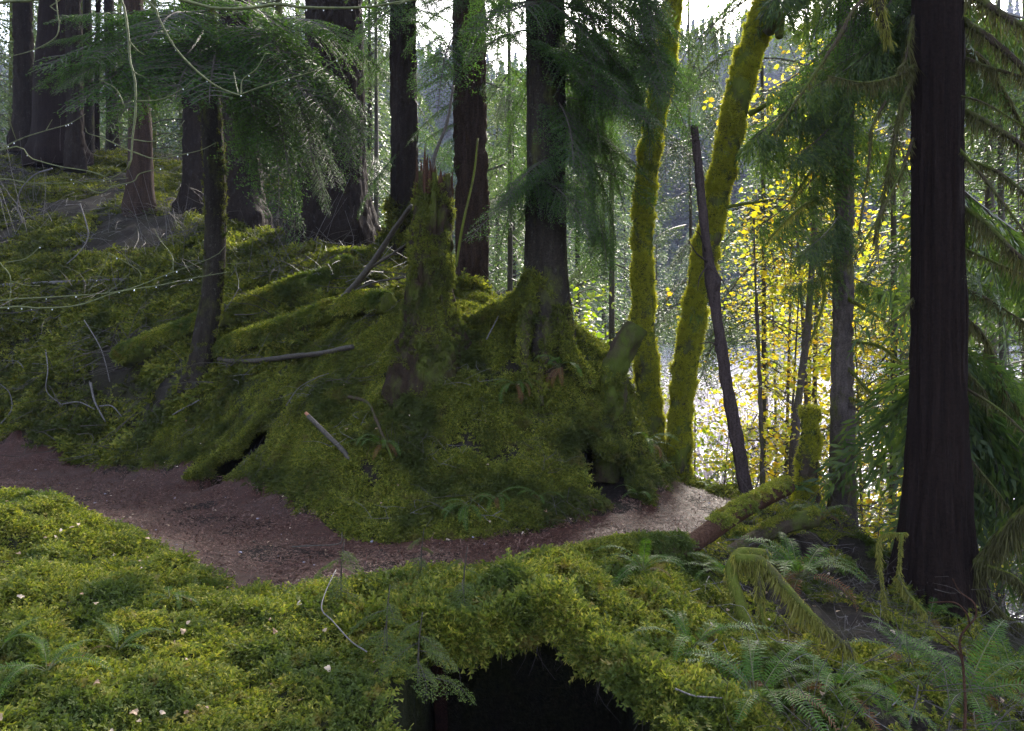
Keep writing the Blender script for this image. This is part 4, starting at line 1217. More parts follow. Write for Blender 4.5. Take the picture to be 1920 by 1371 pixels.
for k, pts in enumerate([
    [(1590, 560, 8.7), (1640, 590, 8.5), (1660, 600, 8.4)], [(1590, 690, 8.7), (1640, 740, 8.4), (1695, 740, 8.3)], [(1590, 745, 8.7), (1620, 760, 8.5), (1690, 835, 8.2)],
    [(1590, 840, 8.7), (1640, 870, 8.4), (1690, 900, 8.1)], [(1560, 360, 8.8), (1500, 390, 8.4), (1440, 450, 8.2)], [(1575, 270, 8.8), (1530, 310, 8.6), (1480, 380, 8.3)],
    [(1565, 500, 8.7), (1540, 500, 8.5), (1545, 560, 8.4), (1520, 640, 8.3)], [(1600, 640, 8.7), (1650, 650, 8.4), (1690, 680, 8.2)]]):
    mossy_branch(e15, pts, .022, .010, 60 + k, .09, 520)

# the big dark cedar at right
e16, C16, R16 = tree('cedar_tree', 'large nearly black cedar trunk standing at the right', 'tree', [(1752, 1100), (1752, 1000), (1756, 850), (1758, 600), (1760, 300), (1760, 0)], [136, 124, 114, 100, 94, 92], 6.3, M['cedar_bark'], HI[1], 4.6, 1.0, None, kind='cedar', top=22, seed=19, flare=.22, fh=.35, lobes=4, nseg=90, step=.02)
for k, (pts, r0, r1, hg) in enumerate([
    ([(1800, 35, 6.3), (1860, 75, 6.0), (1925, 135, 5.8), (2000, 230, 5.7)], .030, .020, .20), ([(1800, -30, 6.3), (1880, 28, 5.9), (1940, 60, 5.7)], .034, .024, .22), ([(1800, 105, 6.3), (1850, 125, 6.1), (1940, 150, 5.8)], .018, .011, .14),
    ([(1800, 85, 6.4), (1800, 90, 6.4), (1850, 120, 6.5), (1930, 260, 6.5)], .022, .014, .2), ([(1800, 203, 6.3), (1860, 235, 6.1), (1930, 282, 5.9), (2000, 340, 5.8)], .026, .018, .20), ([(1795, 178, 6.2), (1850, 195, 5.8), (1925, 240, 5.4)], .009, .006, .05),
    ([(1795, 275, 6.2), (1850, 340, 5.8), (1925, 440, 5.5)], .014, .009, .10), ([(1805, 297, 6.3), (1870, 322, 6.1), (1930, 370, 5.9)], .018, .012, .14), ([(1805, 388, 6.3), (1850, 420, 6.1), (1905, 475, 5.9), (1960, 520, 5.8)], .024, .016, .22),
    ([(1805, 465, 6.3), (1860, 490, 6.2), (1930, 520, 6.1)], .014, .010, .12), ([(1805, 540, 6.3), (1850, 560, 6.3), (1930, 610, 6.2)], .013, .009, .14), ([(1805, 590, 6.4), (1850, 640, 6.5), (1880, 720, 6.5), (1925, 800, 6.5)], .020, .012, .18),
    ([(1805, 690, 6.4), (1845, 735, 6.4), (1862, 790, 6.5)], .016, .010, .14), ([(1805, 725, 6.3), (1870, 765, 6.0), (1930, 820, 5.8)], .013, .009, .10), ([(1935, 800, 6.9), (1880, 835, 6.9), (1838, 870, 6.9)], .034, .026, .16),
    ([(1805, 845, 6.4), (1860, 910, 6.2), (1890, 950, 6.2)], .012, .008, .12),
    ([(1716, 122, 6.3), (1680, 143, 6.0), (1620, 155, 5.8), (1552, 142, 5.7)], .020, .006, .12), ([(1712, 30, 6.3), (1698, 110, 6.1), (1685, 130, 6.0)], .014, .008, .14), ([(1714, 140, 6.3), (1690, 200, 6.1), (1665, 330, 6.0), (1640, 450, 5.9)], .020, .010, .14),
    ([(1660, 190, 6.0), (1635, 240, 5.9), (1630, 300, 5.9), (1610, 440, 5.8)], .012, .007, .07), ([(1712, 260, 6.3), (1690, 320, 6.0), (1640, 420, 5.7), (1590, 500, 5.6)], .015, .007, .09), ([(1700, -60, 6.3), (1612, 5, 5.6), (1560, 90, 5.4), (1450, 252, 5.2)], .022, .008, .05),
    ([(1712, 560, 6.3), (1690, 590, 6.0), (1660, 610, 5.9)], .012, .008, .06)]):
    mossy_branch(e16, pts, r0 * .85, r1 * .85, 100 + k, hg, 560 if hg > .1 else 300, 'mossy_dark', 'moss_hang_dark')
for k in range(9):   # drooping foliage on the right side
    v0 = rng.uniform(-150, 900)
    u1 = rng.uniform(1830, 2010)
    place_bough(e16, px(1770, v0, 6.6), px(u1, v0 + rng.uniform(60, 240), 6.9 + rng.uniform(-.4, 1.6)), CB[k % 3], rng.uniform(-.6, .6), rng.uniform(.9, 1.5))
for k in range(6):   # and on the left, high up
    v0 = rng.uniform(-260, 30)
    place_bough(e16, px(1735, v0, 6.6), px(rng.uniform(1500, 1680), v0 + rng.uniform(60, 200), 7.0 + rng.uniform(-.3, 1.6)), CB[k % 3], rng.uniform(-.6, .6), rng.uniform(.9, 1.4))
for k in range(14):   # thin sprays across the top right
    v0 = rng.uniform(-320, -60)
    place_bough(e16, px(1740, v0, 6.7), px(rng.uniform(1440, 1690), v0 + rng.uniform(120, 330), 7.0 + rng.uniform(-.2, 1.4)), LB0[k % 2], rng.uniform(-.6, .6), rng.uniform(.8, 1.1))
# dense hanging clump near the top of the frame
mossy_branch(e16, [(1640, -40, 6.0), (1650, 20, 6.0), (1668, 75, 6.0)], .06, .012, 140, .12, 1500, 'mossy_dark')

# ------------------------------------------------------------------ broken stump
def stump():
    e = empty('tree_stump', px(805, 640, 7.9), 'tall broken moss-covered stump with a splintered reddish top on the mound', 'stump')
    P = np.array([px(806, 780, 7.9), px(806, 640, 7.9), px(806, 560, 7.9), px(808, 470, 7.9), px(812, 400, 7.95), px(815, 345, 8.0)])
    W = np.array([190, 118, 94, 85, 78, 73]) / 2 / F * 7.9
    A = spline(np.column_stack([P, W]), 120)
    C, Rr = A[:, :3], A[:, 3]
    base = bark_fn('fir', 33, C, P[1][2], W[1], .18, .16, 5)
    def fn(TH, S, RR):
        rr = base(TH, S, RR)
        g = np.exp(-((TH - 4.5) / .16) ** 2) + .8 * np.exp(-((TH - 5.15) / .12) ** 2)   # rotted clefts facing the trail
        return rr - .06 * g * sstep(.7, 1.3, S)
    V, fs = tube(C, Rr, 90, False, fn)
    n = 90
    rim = V[-n:].copy()
    th = np.arange(n) * 2 * np.pi / n
    rim_h = .07 * fbm(np.cos(th) * 5, np.sin(th) * 5, 0, 3, 3) + .02
    V[-n:, 2] += rim_h
    V[-2 * n:-n, 2] += rim_h * .5
    # inner wall of the rotted hollow
    c = C[-1]
    inn = c + (V[-n:] - c) * np.array([.72, .72, 1]); low = c + (V[-n:] - c) * np.array([.5, .5, 0]) - np.array([0, 0, .35])
    b = len(V)
    V = np.vstack([V, inn, low, [low.mean(0)]])
    k = np.arange(n); k1 = (k + 1) % n
    fs.append(np.stack([b - n + k, b - n + k1, b + k1, b + k], -1))
    fs.append(np.stack([b + k, b + k1, b + n + k1, b + n + k], -1))
    fs.append(np.stack([b + n + k, b + n + k1, np.full(n, b + 2 * n)], -1))
    me = mesh('trunk', V, [np.vstack([f for f in fs if f.shape[1] == 4]), np.vstack([f for f in fs if f.shape[1] == 3])], M['stump_bark'])
    obj('trunk', me, e)
    # splinters standing on the rim
    r = np.random.default_rng(8)
    for k in range(34):
        a = r.uniform(0, 2 * np.pi)
        rr = r.uniform(.10, .21)
        p = c + np.array([rr * math.cos(a), rr * math.sin(a), -.12])
        tall = math.exp(-((p[0] - c[0] + .10) / .09) ** 2)
        h = .14 + r.uniform(0, .10) + .34 * tall * r.uniform(.3, 1)
        w = r.uniform(.012, .034)
        lean = np.array([r.normal(0, .05), r.normal(0, .05), 1.0])
        q = spline(np.array([p, p + lean * h * .55, p + lean * h + np.array([r.normal(0, .012), 0, 0])]), 8)
        tv, tf = tube(q, w * np.array([1, 1, .95, .85, .7, .5, .3, .06]), 6, True)
        obj('splinter', mesh('splinter', tv, tf, M['rot_wood'], False), e)
    Pm, nm, rr_ = trunk_scatter_points(me, 1900, 4, P[-1][2] + .02, lambda c_, n_: ((fbm(c_[:, 0] * 7, c_[:, 1] * 7, c_[:, 2] * 3.5, 8, 3) > .05) | (c_[:, 2] < .25)) | (c_[:, 2] < 0.15))
    Pm = Pm[Pm[:, 2] > -.35]
    nm = nm[:len(Pm)] * 0 + unit(Pm - np.array([c[0], c[1], 0])[None] * np.array([1, 1, 0]) - Pm * np.array([0, 0, 1])) * np.array([1, 1, 0]) + np.array([0, 0, -.3])
    scatter('moss', Pm, unit(nm), rr_.uniform(.3, .65, len(Pm)), CL_M, 90, 0, parent=e)
stump()

def branchy(name, label, cat, pts, r0, r1, mat, sub=(), group=None, nseg=8, n=36, seed=1, rough=.12, knob=None, part='stick'):
    """one stick, log or snag; sub = side shoots [(pts, r0, r1)]"""
    P = spline(np.array([px(*p) for p in pts]), n)
    rad = np.linspace(r0, r1, n)
    def fn(TH, S, RR):
        k = RR * (1 + rough * fbm(np.cos(TH) * 1.6, np.sin(TH) * 1.6, S * 7, seed, 3))
        if knob is not None:
            k = k + knob[1] * np.exp(-((S - knob[0]) / knob[2]) ** 2) * (.6 + .4 * np.cos(TH))
        return k
    V, fs = tube(P, rad, nseg, True, fn)
    if not sub:
        me = mesh(name, V - P[0], fs, mat)
        o = bpy.data.objects.new(name, me); col.objects.link(o); o.location = P[0]
        return tag(o, label, cat, group), P
    e = empty(name, P[0], label, cat, group)
    obj(part, mesh(part, V, fs, mat), e)
    for k, (q, a, b) in enumerate(sub):
        Q = spline(np.array([px(*p) for p in q]), 14)
        obj('twig', mesh('twig', *tube(Q, np.linspace(a, b, 14), 6), mat), e)
    return e, P

# snapped limb stub beside the hemlock
e, P = branchy('broken_snag', 'thick broken snag pointing up from the root mass right of the hemlock', 'snag', [(1140, 900, 7.75), (1143, 800, 7.75), (1146, 720, 7.7), (1162, 668, 7.65), (1196, 612, 7.65)], .17, .112, M['mossy_dark'], nseg=26, n=70, rough=.30, seed=4)
Pm = np.repeat(P[8:46], 9, 0); r = np.random.default_rng(5)
nv = unit(np.stack([r.normal(-.5, .7, len(Pm)), r.normal(-.2, .7, len(Pm)), r.normal(.3, .5, len(Pm))], -1))
scatter('snag_moss', Pm + nv * .13, nv, r.uniform(.5, 1.0, len(Pm)), CL_M, 5, 0, label='moss clinging to the broken snag by the hemlock')
# leaning dead pole
branchy('dead_pole', 'dark dead pole leaning left in front of the right mossy maple', 'dead tree', [(1402, 945, 8.0), (1385, 840, 8.0), (1366, 740, 8.0), (1348, 620, 8.0), (1330, 500, 8.0), (1314, 360, 8.0), (1302, 236, 8.0)], .070, .036, M['pole_wood'],
        sub=[([(1325, 490, 7.95), (1306, 475, 7.8), (1290, 450, 7.75)], .012, .004), ([(1322, 470, 7.95), (1312, 440, 7.8), (1298, 430, 7.7)], .010, .003), ([(1325, 500, 7.95), (1312, 520, 7.85), (1308, 545, 7.8)], .010, .003), ([(1310, 262, 8.0), (1300, 262, 7.9), (1290, 268, 7.85)], .008, .003), ([(1352, 650, 8.0), (1330, 642, 7.9), (1312, 645, 7.85)], .008, .004),
             ([(1330, 500, 7.93), (1350, 520, 7.8), (1372, 560, 7.75)], .008, .003)], nseg=20, n=90, knob=(2.25, .045, .12), part='pole', rough=.22)

# ------------------------------------------------------------------ logs
def log(name, label, pts, rad, mat, moss_n, seed, ends=True, protos=None, sc=(.5, 1.0), upthr=.1, part_bark='trunk'):
    P = np.array([px(*p) if len(p) == 3 else np.array(p[:3]) for p in pts])
    C = spline(P, 70)
    e = empty(name, C[0], label, 'log')
    rr = np.linspace(rad[0], rad[1], 70)
    def fn(TH, S, RR): return RR * (1 + .08 * fbm(np.cos(TH) * 2, np.sin(TH) * 2, S * 4, seed, 3)) - .008 * np.abs(noise3(np.cos(TH) * 6, np.sin(TH) * 6, S * 2, seed))
    me = mesh(part_bark, *tube(C, rr, 36, True, fn), mat)
    obj(part_bark, me, e)
    if moss_n:
        Pm, nm, r = trunk_scatter_points(me, moss_n, seed, 99, lambda c, n: (n[:, 2] > upthr) & (fbm(c[:, 0] * 3, c[:, 1] * 3, c[:, 2] * 3, seed, 2) > -.35))
        scatter('moss', Pm, nm, r.uniform(*sc, len(Pm)), protos or CL_B, seed, .25, parent=e)
    return e
log('mossy_log', 'moss-topped rotting log slanting along the right edge of the trail', [(1270, 1040, 5.75), (1335, 994, 6.05), (1400, 950, 6.45), (1474, 912, 7.0)], (.072, .082), M['rot_wood'], 300, 71, upthr=.35, sc=(.25, .55))
log('mossy_log', 'dark log lying under the slanting log with its round cut end facing right', [(1330, 1070, 6.0), (1400, 1020, 6.4), (1470, 985, 6.7), (1532, 970, 6.7)], (.06, .078), M['mossy_dark'], 100, 72, upthr=.6, sc=(.3, .6))
log('mossy_log', 'low half buried log with yellow moss edging the trail', [(950, 1074, 5.3), (1060, 1048, 5.4), (1180, 1026, 5.6), (1280, 1024, 5.8)], (.055, .075), M['mossy_dark'], 500, 73, sc=(.35, .75))
def ground_pts(uv, lift):
    out = []
    for u, v in uv:
        h = hit(u, v); out.append((h[0], h[1], h[2] + lift, 0))
    return out
def glog(name, label, uv, rad, mat, moss_n, seed, lift, **k):
    P = np.array([hit(u, v) + [0, 0, lift] for u, v in uv])
    pts = [(HU + p[0] / p[1] * F, HV - p[2] / p[1] * F, p[1]) for p in P]
    return log(name, label, pts, rad, mat, moss_n, seed, **k)
glog('mossy_log', 'bright moss-covered fallen log running up behind the leaning sapling to the dark stick', [(232, 690), (345, 645), (430, 615), (520, 575), (600, 545), (655, 520)], (.14, .12), M['moss_bark'], 2600, 74, .13, sc=(.8, 1.5))
glog('mossy_log', 'second moss ridge log just below, ending at the foot of the stump', [(405, 680), (480, 655), (560, 628), (650, 598), (730, 590)], (.11, .12), M['moss_bark'], 2000, 75, .11, sc=(.8, 1.4))
glog('mossy_log', 'pale thin fallen log far left below the bare twigs', [(-40, 545), (60, 540), (160, 534), (240, 530)], (.035, .025), M['grey_twig'], 0, 76, .05)
glog('mossy_log', 'short mossy hummock log behind the stump', [(610, 490), (680, 492), (760, 488)], (.10, .10), M['moss_bark'], 700, 77, .02, sc=(.9, 1.6))

# ------------------------------------------------------------------ fallen sticks
def gp(uv, lift=.03):
    o = []
    for q in uv:
        h = hit(q[0], q[1]); l = q[2] if len(q) > 2 else lift
        h = h + [0, -.03, l + .055]
        o.append((HU + h[0] / h[1] * F, HV - h[2] / h[1] * F, h[1]))
    return o
ST = 'fallen_branch'
branchy(ST, 'straight black dead branch propped against the left side of the stump', 'branch', [(628, 578, 9.3), (690, 505, 9.0), (740, 430, 8.7), (772, 385, 8.45)], .045, .022, M['dark_twig'], sub=[([(690, 505, 9.0), (730, 480, 8.8), (770, 452, 8.7)], .018, .012), ([(655, 550, 9.15), (700, 530, 9.0), (760, 520, 8.9)], .016, .012), ([(650, 555, 9.2), (668, 566, 9.0), (690, 560, 9.0)], .008, .004)], nseg=12)
branchy(ST, 'slender dark branch curving up from the splintered stump top', 'branch', [(808, 345, 8.05), (816, 290, 8.1), (838, 230, 8.15), (850, 160, 8.2)], .022, .012, M['dark_twig'], nseg=8)
branchy(ST, 'thin pale hanging vine stem beside the stump', 'branch', [(855, 500, 7.75), (868, 420, 7.8), (888, 330, 8.1), (896, 260, 8.3)], .014, .010, M['moss_bark'], nseg=7)
branchy(ST, 'crusty dark fallen branch lying on the slope right of the leaning sapling', 'branch', gp([(412, 694), (470, 694), (540, 688), (600, 682), (662, 672)], .05), .030, .026, M['dark_twig'], nseg=10, rough=.3)
stick, P = branchy(ST, 'wet black stick with an orange broken end on the mound', 'branch', [(578, 780, 7.25), (610, 812, 7.15), (640, 842, 7.05), (664, 872, 6.98)], .020, .024, M['dark_twig'], nseg=12)
tip, P = branchy('broken_tip', None, None, [(573, 774, 7.27), (590, 792, 7.22)], .014, .021, M['red_wood'], nseg=10, n=8)
tip.location -= stick.location
tip.parent = stick
tip['label'] = 'orange freshly broken tip'
branchy(ST, 'curved pale arching twig standing at the far left under the slim trunks', 'branch', [(42, 418, 15.0), (33, 385, 14.9), (40, 355, 14.8), (65, 328, 14.7), (98, 316, 14.6)], 0.0136, 0.0099, M['grey_twig'])
branchy(ST, 'second curved pale twig on the dark slope, bent like a hook', 'branch', [(150, 382, 13.2), (162, 420, 13.2), (165, 445, 13.2), (150, 472, 13.1), (125, 495, 13.0)], 0.0124, 0.0074, M['grey_twig'])
branchy(ST, 'pale grey stick lying on the moss between the sapling and the mound', 'branch', gp([(538, 782), (560, 750), (590, 735), (618, 722)], .06), 0.0050, 0.0031, M['grey_twig'])
branchy(ST, 'short bleached stick leaning beside the hemlock roots', 'branch', gp([(912, 652, .02), (932, 630, .10), (950, 610, .2)]), 0.0062, 0.0050, M['grey_twig'])
branchy(ST, 'thin dark shaggy root arching down the middle of the mound', 'branch', gp([(655, 765, .05), (690, 790, .12), (712, 830, .08), (738, 890, .04)]), .016, .010, M['mossy_dark'], rough=.4)
branchy(ST, 'forked white twig by the mossy hump at far left', 'branch', gp([(160, 640, .25), (188, 672, .12), (200, 700, .06), (208, 728, .02)]), 0.0074, 0.0056, M['grey_twig'])
branchy(ST, 'pale stick lying in front of the sapling foot', 'branch', gp([(326, 796), (350, 782), (375, 772)], .05), 0.0074, 0.0087, M['grey_twig'])
branchy(ST, 'lichen-covered twigs drooping over the front of the far left hump', 'branch', gp([(88, 680, .12), (92, 720, .14), (90, 760, .10), (120, 780, .08)]), 0.0099, 0.0050, M['grey_twig'],
        sub=[(gp([(120, 780, .1), (150, 778, .1), (180, 790, .08)]), .010, .006), (gp([(172, 745, .12), (180, 780, .12), (200, 806, .04)]), .018, .008), (gp([(188, 784, .1), (212, 786, .1), (232, 800, .05)]), .010, .005)])
branchy(ST, 'curled bare twig at the left edge beside the trail', 'branch', gp([(2, 812, .05), (24, 796, .15), (20, 778, .25), (2, 768, .3)]), 0.0074, 0.0050, M['grey_twig'])
branchy(ST, 'thin twig with a white tip lying across the trail', 'branch', gp([(548, 1046, .03), (590, 1044, .03), (638, 1040, .03), (643, 1026, .06)]), .006, .004, M['dark_twig'])
branchy(ST, 'pale bare twig winding down over the near moss', 'branch', gp([(632, 1118, .10), (612, 1160, .09), (606, 1190, .08), (625, 1220, .09), (660, 1255, .09), (690, 1275, .08)]), 0.0037, 0.0031, M['grey_twig'])
branchy(ST, 'white twig lying at the foot of the near right fern', 'branch', gp([(1264, 1336, .06), (1300, 1348, .06), (1350, 1360, .06)]), 0.0043, 0.0031, M['grey_twig'])
branchy(ST, 'reddish bare stick sloping down at the lower right edge', 'branch', [(1790, 1200, 5.6), (1850, 1235, 5.5), (1925, 1258, 5.4)], .014, .012, M['rot_wood'])
branchy(ST, 'bare slanting stick just above the lower right ferns', 'branch', [(1725, 1205, 5.4), (1760, 1230, 5.2), (1800, 1262, 5.1)], .010, .008, M['rot_wood'])
branchy(ST, 'short dark upright twig behind the arching mossy branch', 'branch', [(1440, 1085, 5.9), (1440, 1050, 5.9), (1438, 1030, 5.9)], 0.0062, 0.0050, M['grey_twig'])
branchy(ST, 'dark splinter stick near the right end of the trail under the pole', 'branch', [(1408, 945, 8.0), (1418, 915, 8.0), (1425, 890, 8.0), (1440, 870, 8.05)], .010, .005, M['dark_twig'], sub=[([(1400, 935, 7.9), (1425, 932, 7.8), (1432, 915, 7.8)], .010, .005)])

# thin bare sapling bottom right, green-mossed twigs
branchy('bare_sapling', 'thin reddish bare sapling rising between the lower right ferns', 'sapling', [(1806, 1400, 3.9), (1810, 1330, 3.95), (1806, 1250, 4.0), (1800, 1200, 4.0), (1818, 1170, 4.0)], .009, .005, M['rot_wood'],
        sub=[([(1806, 1250, 4.0), (1798, 1225, 4.0), (1780, 1205, 4.0), (1755, 1185, 4.0)], .005, .003), ([(1818, 1170, 4.0), (1812, 1150, 4.0), (1790, 1130, 4.05), (1740, 1130, 4.1)], .005, .003), ([(1818, 1172, 4.0), (1830, 1155, 4.0), (1826, 1130, 4.0), (1800, 1110, 4.1), (1786, 1085, 4.1)], .005, .003), ([(1806, 1232, 4.0), (1798, 1210, 4.0), (1808, 1195, 4.0)], .004, .002)], part='stem')
branchy('bare_sapling', 'short dark twig stem left of the reddish bare sapling', 'sapling', [(1700, 1371, 3.95), (1716, 1320, 4.0), (1722, 1285, 4.05)], .007, .004, M['dark_twig'])

# moss-wrapped arching branches, near right
def mossy_arch(label, list_pts, seed, strand='moss_hang'):
    e = empty('mossy_branch', px(*list_pts[0][0][0]), label, 'branch')
    for k, (pts, r0, r1, hg) in enumerate(list_pts):
        mossy_branch(e, pts, r0, r1, seed + k, hg, 2600, 'moss_bark', strand)
    return e
mossy_arch('arching branches thickly wrapped in yellow moss among the right ferns', [
    ([(1436, 1240, 4.6), (1405, 1180, 4.7), (1380, 1110, 4.8), (1372, 1070, 4.9), (1385, 1040, 5.0), (1412, 1036, 5.0), (1435, 1038, 5.0)], .044, .030, .045),
    ([(1380, 1050, 4.9), (1420, 1050, 4.85), (1450, 1075, 4.8), (1500, 1130, 4.6), (1550, 1180, 4.5), (1600, 1222, 4.4)], .034, .012, .13),
    ([(1420, 1050, 4.85), (1425, 1100, 4.8), (1428, 1150, 4.75), (1434, 1185, 4.7)], .024, .012, .07),
    ([(1436, 1230, 4.6), (1470, 1240, 4.5), (1510, 1265, 4.4)], .022, .010, .04)], 200)
mossy_arch('thin mossy hanging stems in front of the big dark cedar foot', [
    ([(1700, 1000, 5.7), (1650, 1010, 5.7), (1655, 1100, 5.6), (1665, 1180, 5.5), (1670, 1220, 5.5)], .008, .006, .05),
    ([(1690, 1000, 5.7), (1688, 1040, 5.6), (1685, 1075, 5.6)], .008, .005, .05),
    ([(1684, 1080, 5.6), (1700, 1110, 5.5), (1735, 1150, 5.4)], .012, .008, .09)], 220)
mossy_arch('thick shaggy mossy limb rising to the right behind the big dark cedar', [
    ([(1795, 1105, 6.2), (1850, 1040, 6.05), (1930, 950, 5.8), (2000, 880, 5.7)], .045, .04, .22), ([(1850, 1060, 6.0), (1900, 1080, 5.9), (1940, 1120, 5.9)], .012, .008, .18), ([(1820, 1080, 6.1), (1880, 1150, 6.2), (1930, 1180, 6.2)], .014, .008, .16)], 230, 'moss_hang_dark')

# mossy post-like stub at the bend
tree('mossy_stub', 'short mossy dead trunk standing left of the purplish spruce', 'dead tree', [(1514, 945), (1516, 860), (1520, 765)], [40, 33, 30], 8.3, M['mossy_dark'], None, kind='moss', seed=40, flare=.25, fh=.08, nseg=30, step=.02, moss=(900, CL_T, .4, .8, None))
tree('bare_tree', 'thin bare trunk left of the mossy dead stub', 'tree', [(1488, 930), (1492, 800), (1510, 650), (1520, 540), (1528, 400), (1530, 200)], [15, 14, 13, 12, 10, 8], 9.8, M['spruce_bark'], None, kind='plain', seed=41, flare=.1, nseg=12, top=4)
tree('bare_tree', 'thinnest bare stem between the leaning pole and the mossy stub', 'tree', [(1430, 930), (1428, 820), (1424, 700), (1418, 560)], [9, 8, 7, 6], 10.0, M['spruce_bark'], None, kind='plain', seed=42, flare=.1, nseg=10, top=1.5)

# ------------------------------------------------------------------ ferns
def frond_mesh(seed, arch=.55, pairs=30, mat='fern', wid=.115):
    """unit sword-fern frond along +x rising and arching over"""
    r = np.random.default_rng(seed)
    acc = Acc()
    n = 20
    t = np.linspace(0, 1, n)
    ang = R(62) - t * (R(62) + arch) 
    st = np.stack([np.cumsum(np.cos(ang)) / n, .02 * np.sin(t * 3 + seed), np.cumsum(np.sin(ang)) / n], -1)
    acc.add(*tube(st, .006 * (1 - .8 * t) + .001, 4, False))
    V, Fc = [], []
    c = 0
    for k in range(pairs):
        f = .14 + .85 * k / pairs
        p = np.array([np.interp(f, t, st[:, i]) for i in range(3)])
        p2 = np.array([np.interp(min(1, f + .02), t, st[:, i]) for i in range(3)])
        T = unit(p2 - p + 1e-9)
        S = np.array([0, 1.0, 0]); Nn = np.cross(T, S)
        L = wid * (1 - ((f - .42) / .62) ** 2) ** .8 if abs(f - .42) < .62 else 0
        L = max(L, .012) * r.uniform(.85, 1.1)
        w = .0135
        for sg in (-1, 1):
            d = unit(S * sg + T * .35 + Nn * r.normal(.10, .12))
            tip = p + d * L - np.array([0, 0, .12 * L])
            mid = p + d * L * .5 + Nn * .004
            V += [p - T * w * .35, mid - T * w * .5, tip, mid + T * w * .5, p + T * w * .35]
            Fc.append([c, c + 1, c + 2, c + 3, c + 4]); c += 5
    nf = sum(len(f) for L_ in acc.F.values() for f in L_)
    acc.add(np.array(V), np.array(Fc))
    me = acc.mesh('frond', [M['green_stem'], M[mat]], False)
    mi = np.zeros(len(me.polygons), np.int32); mi[nf:] = 1
    me.polygons.foreach_set('material_index', mi)
    return me
FR = [frond_mesh(1, .5), frond_mesh(2, .85), frond_mesh(3, .25), frond_mesh(4, 1.1)]
FRD = [frond_mesh(7, 1.3, mat='fern_dead')]
def fern(u, v, d, size, nf, label, dead=0, spread=(0, 360), flat=0.0, group=None, lift=0.06):
    p = px(u, v, d) if d else hit(u, v)
    if d is None: p = p + [0, 0, lift]
    e = empty('sword_fern', p, label, 'fern', group)
    for k in range(nf):
        a = R(spread[0] + (spread[1] - spread[0]) * (k + rng.uniform(-.3, .3)) / nf)
        o = child('frond', FR[rng.integers(0, 4)], e, (0, 0, 0), 0, size * rng.uniform(.7, 1.12))
        o.rotation_euler = (rng.normal(0, .18), flat + rng.normal(0, .16), a)
    for k in range(dead):
        o = child('frond', FRD[0], e, (0, 0, 0), 0, size * rng.uniform(.6, .9))
        o.rotation_euler = (rng.normal(0, .3), .5 + rng.normal(0, .2), rng.uniform(0, 6.28))
        o['label'] = 'withered brown frond'
    return e
fern(1500, 1105, None, .66, 13, 'bright green fern with one upright frond in front of the log ends', 5)
fern(1488, 1100, None, .5, 2, 'single tall upright fern frond beside the mossy arching branch', 0, (80, 200), -.45)
fern(1295, 1245, None, .46, 9, 'small fern with an upright green frond below the trail edge', 1, flat=-.1)
fern(1205, 1095, None, .40, 8, 'fern by the low log at the trail edge', 2)
fern(1370, 1110, None, .44, 9, 'fern with pale glossy fronds left of the mossy arch', 2, (90, 300))
fern(1420, 1345, None, .60, 14, 'big glossy fern spreading at the bottom right of centre', 3, (20, 330), .1)
fern(1570, 1330, None, .50, 12, 'low arching fern at the bottom between two larger ferns', 4, flat=.15)
fern(1810, 1350, None, .60, 16, 'large pale green fern in the lower right corner', 2)
fern(1710, 1270, None, .42, 10, 'fern growing behind the large lower right fern', 2)
fern(1660, 1380, None, .32, 7, 'fern at the bottom edge left of the reddish bare sapling', 1)
fern(1900, 1290, None, .45, 10, 'fern at the right edge above the corner', 1)
fern(1745, 1180, None, .42, 7, 'small dark fern below the big cedar foot', 2)
fern(1545, 985, None, .42, 9, 'fern behind the cut log end', 4)
fern(1640, 1010, None, .45, 8, 'fern with reddish fronds left of the big cedar base', 5)
fern(1215, 850, None, .42, 7, 'yellow green fern tucked against the left mossy maple', 2, (200, 420))
fern(1240, 895, None, .25, 5, 'tiny fern at the trail bend below the maples', 1)
fern(880, 965, None, .36, 8, 'fern drooping at the foot of the mound beside the trail', 3, (180, 380), .2)
fern(930, 950, None, .30, 6, 'smaller fern right of the drooping fern at the mound foot', 3, (180, 380), .2)
fern(1010, 950, None, .26, 5, 'little fern hanging at the base of the mound under the roots', 1, (180, 360), .2)
fern(1195, 945, None, .24, 5, 'small light fern at the mound end near the trail bend', 0, (180, 360), .1)
fern(965, 735, None, .34, 7, 'fern hanging from the mound below the hemlock roots', 6, (180, 360), .35)
fern(1050, 690, 7.5, .36, 6, 'silvery arching fern at the foot of the hemlock', 5, (160, 340), .1)
fern(715, 850, None, .34, 5, 'thin withered fern in the middle of the mound', 5, (200, 340), .35)
fern(90, 1290, None, .30, 6, 'small pale fern at the lower left edge', 1, (0, 300))
fern(0, 1250, None, .28, 5, 'small fern cut by the lower left edge', 0)
fern(220, 1250, None, .26, 5, 'small dark fern on the near moss at left', 1, (0, 200), .25)
fern(320, 1145, None, .24, 6, 'flat little fern beside the muddy dip left of the trail', 1, flat=.35)
fern(1330, 930, None, .22, 4, 'tiny fern at the crest right of the maples', 0)

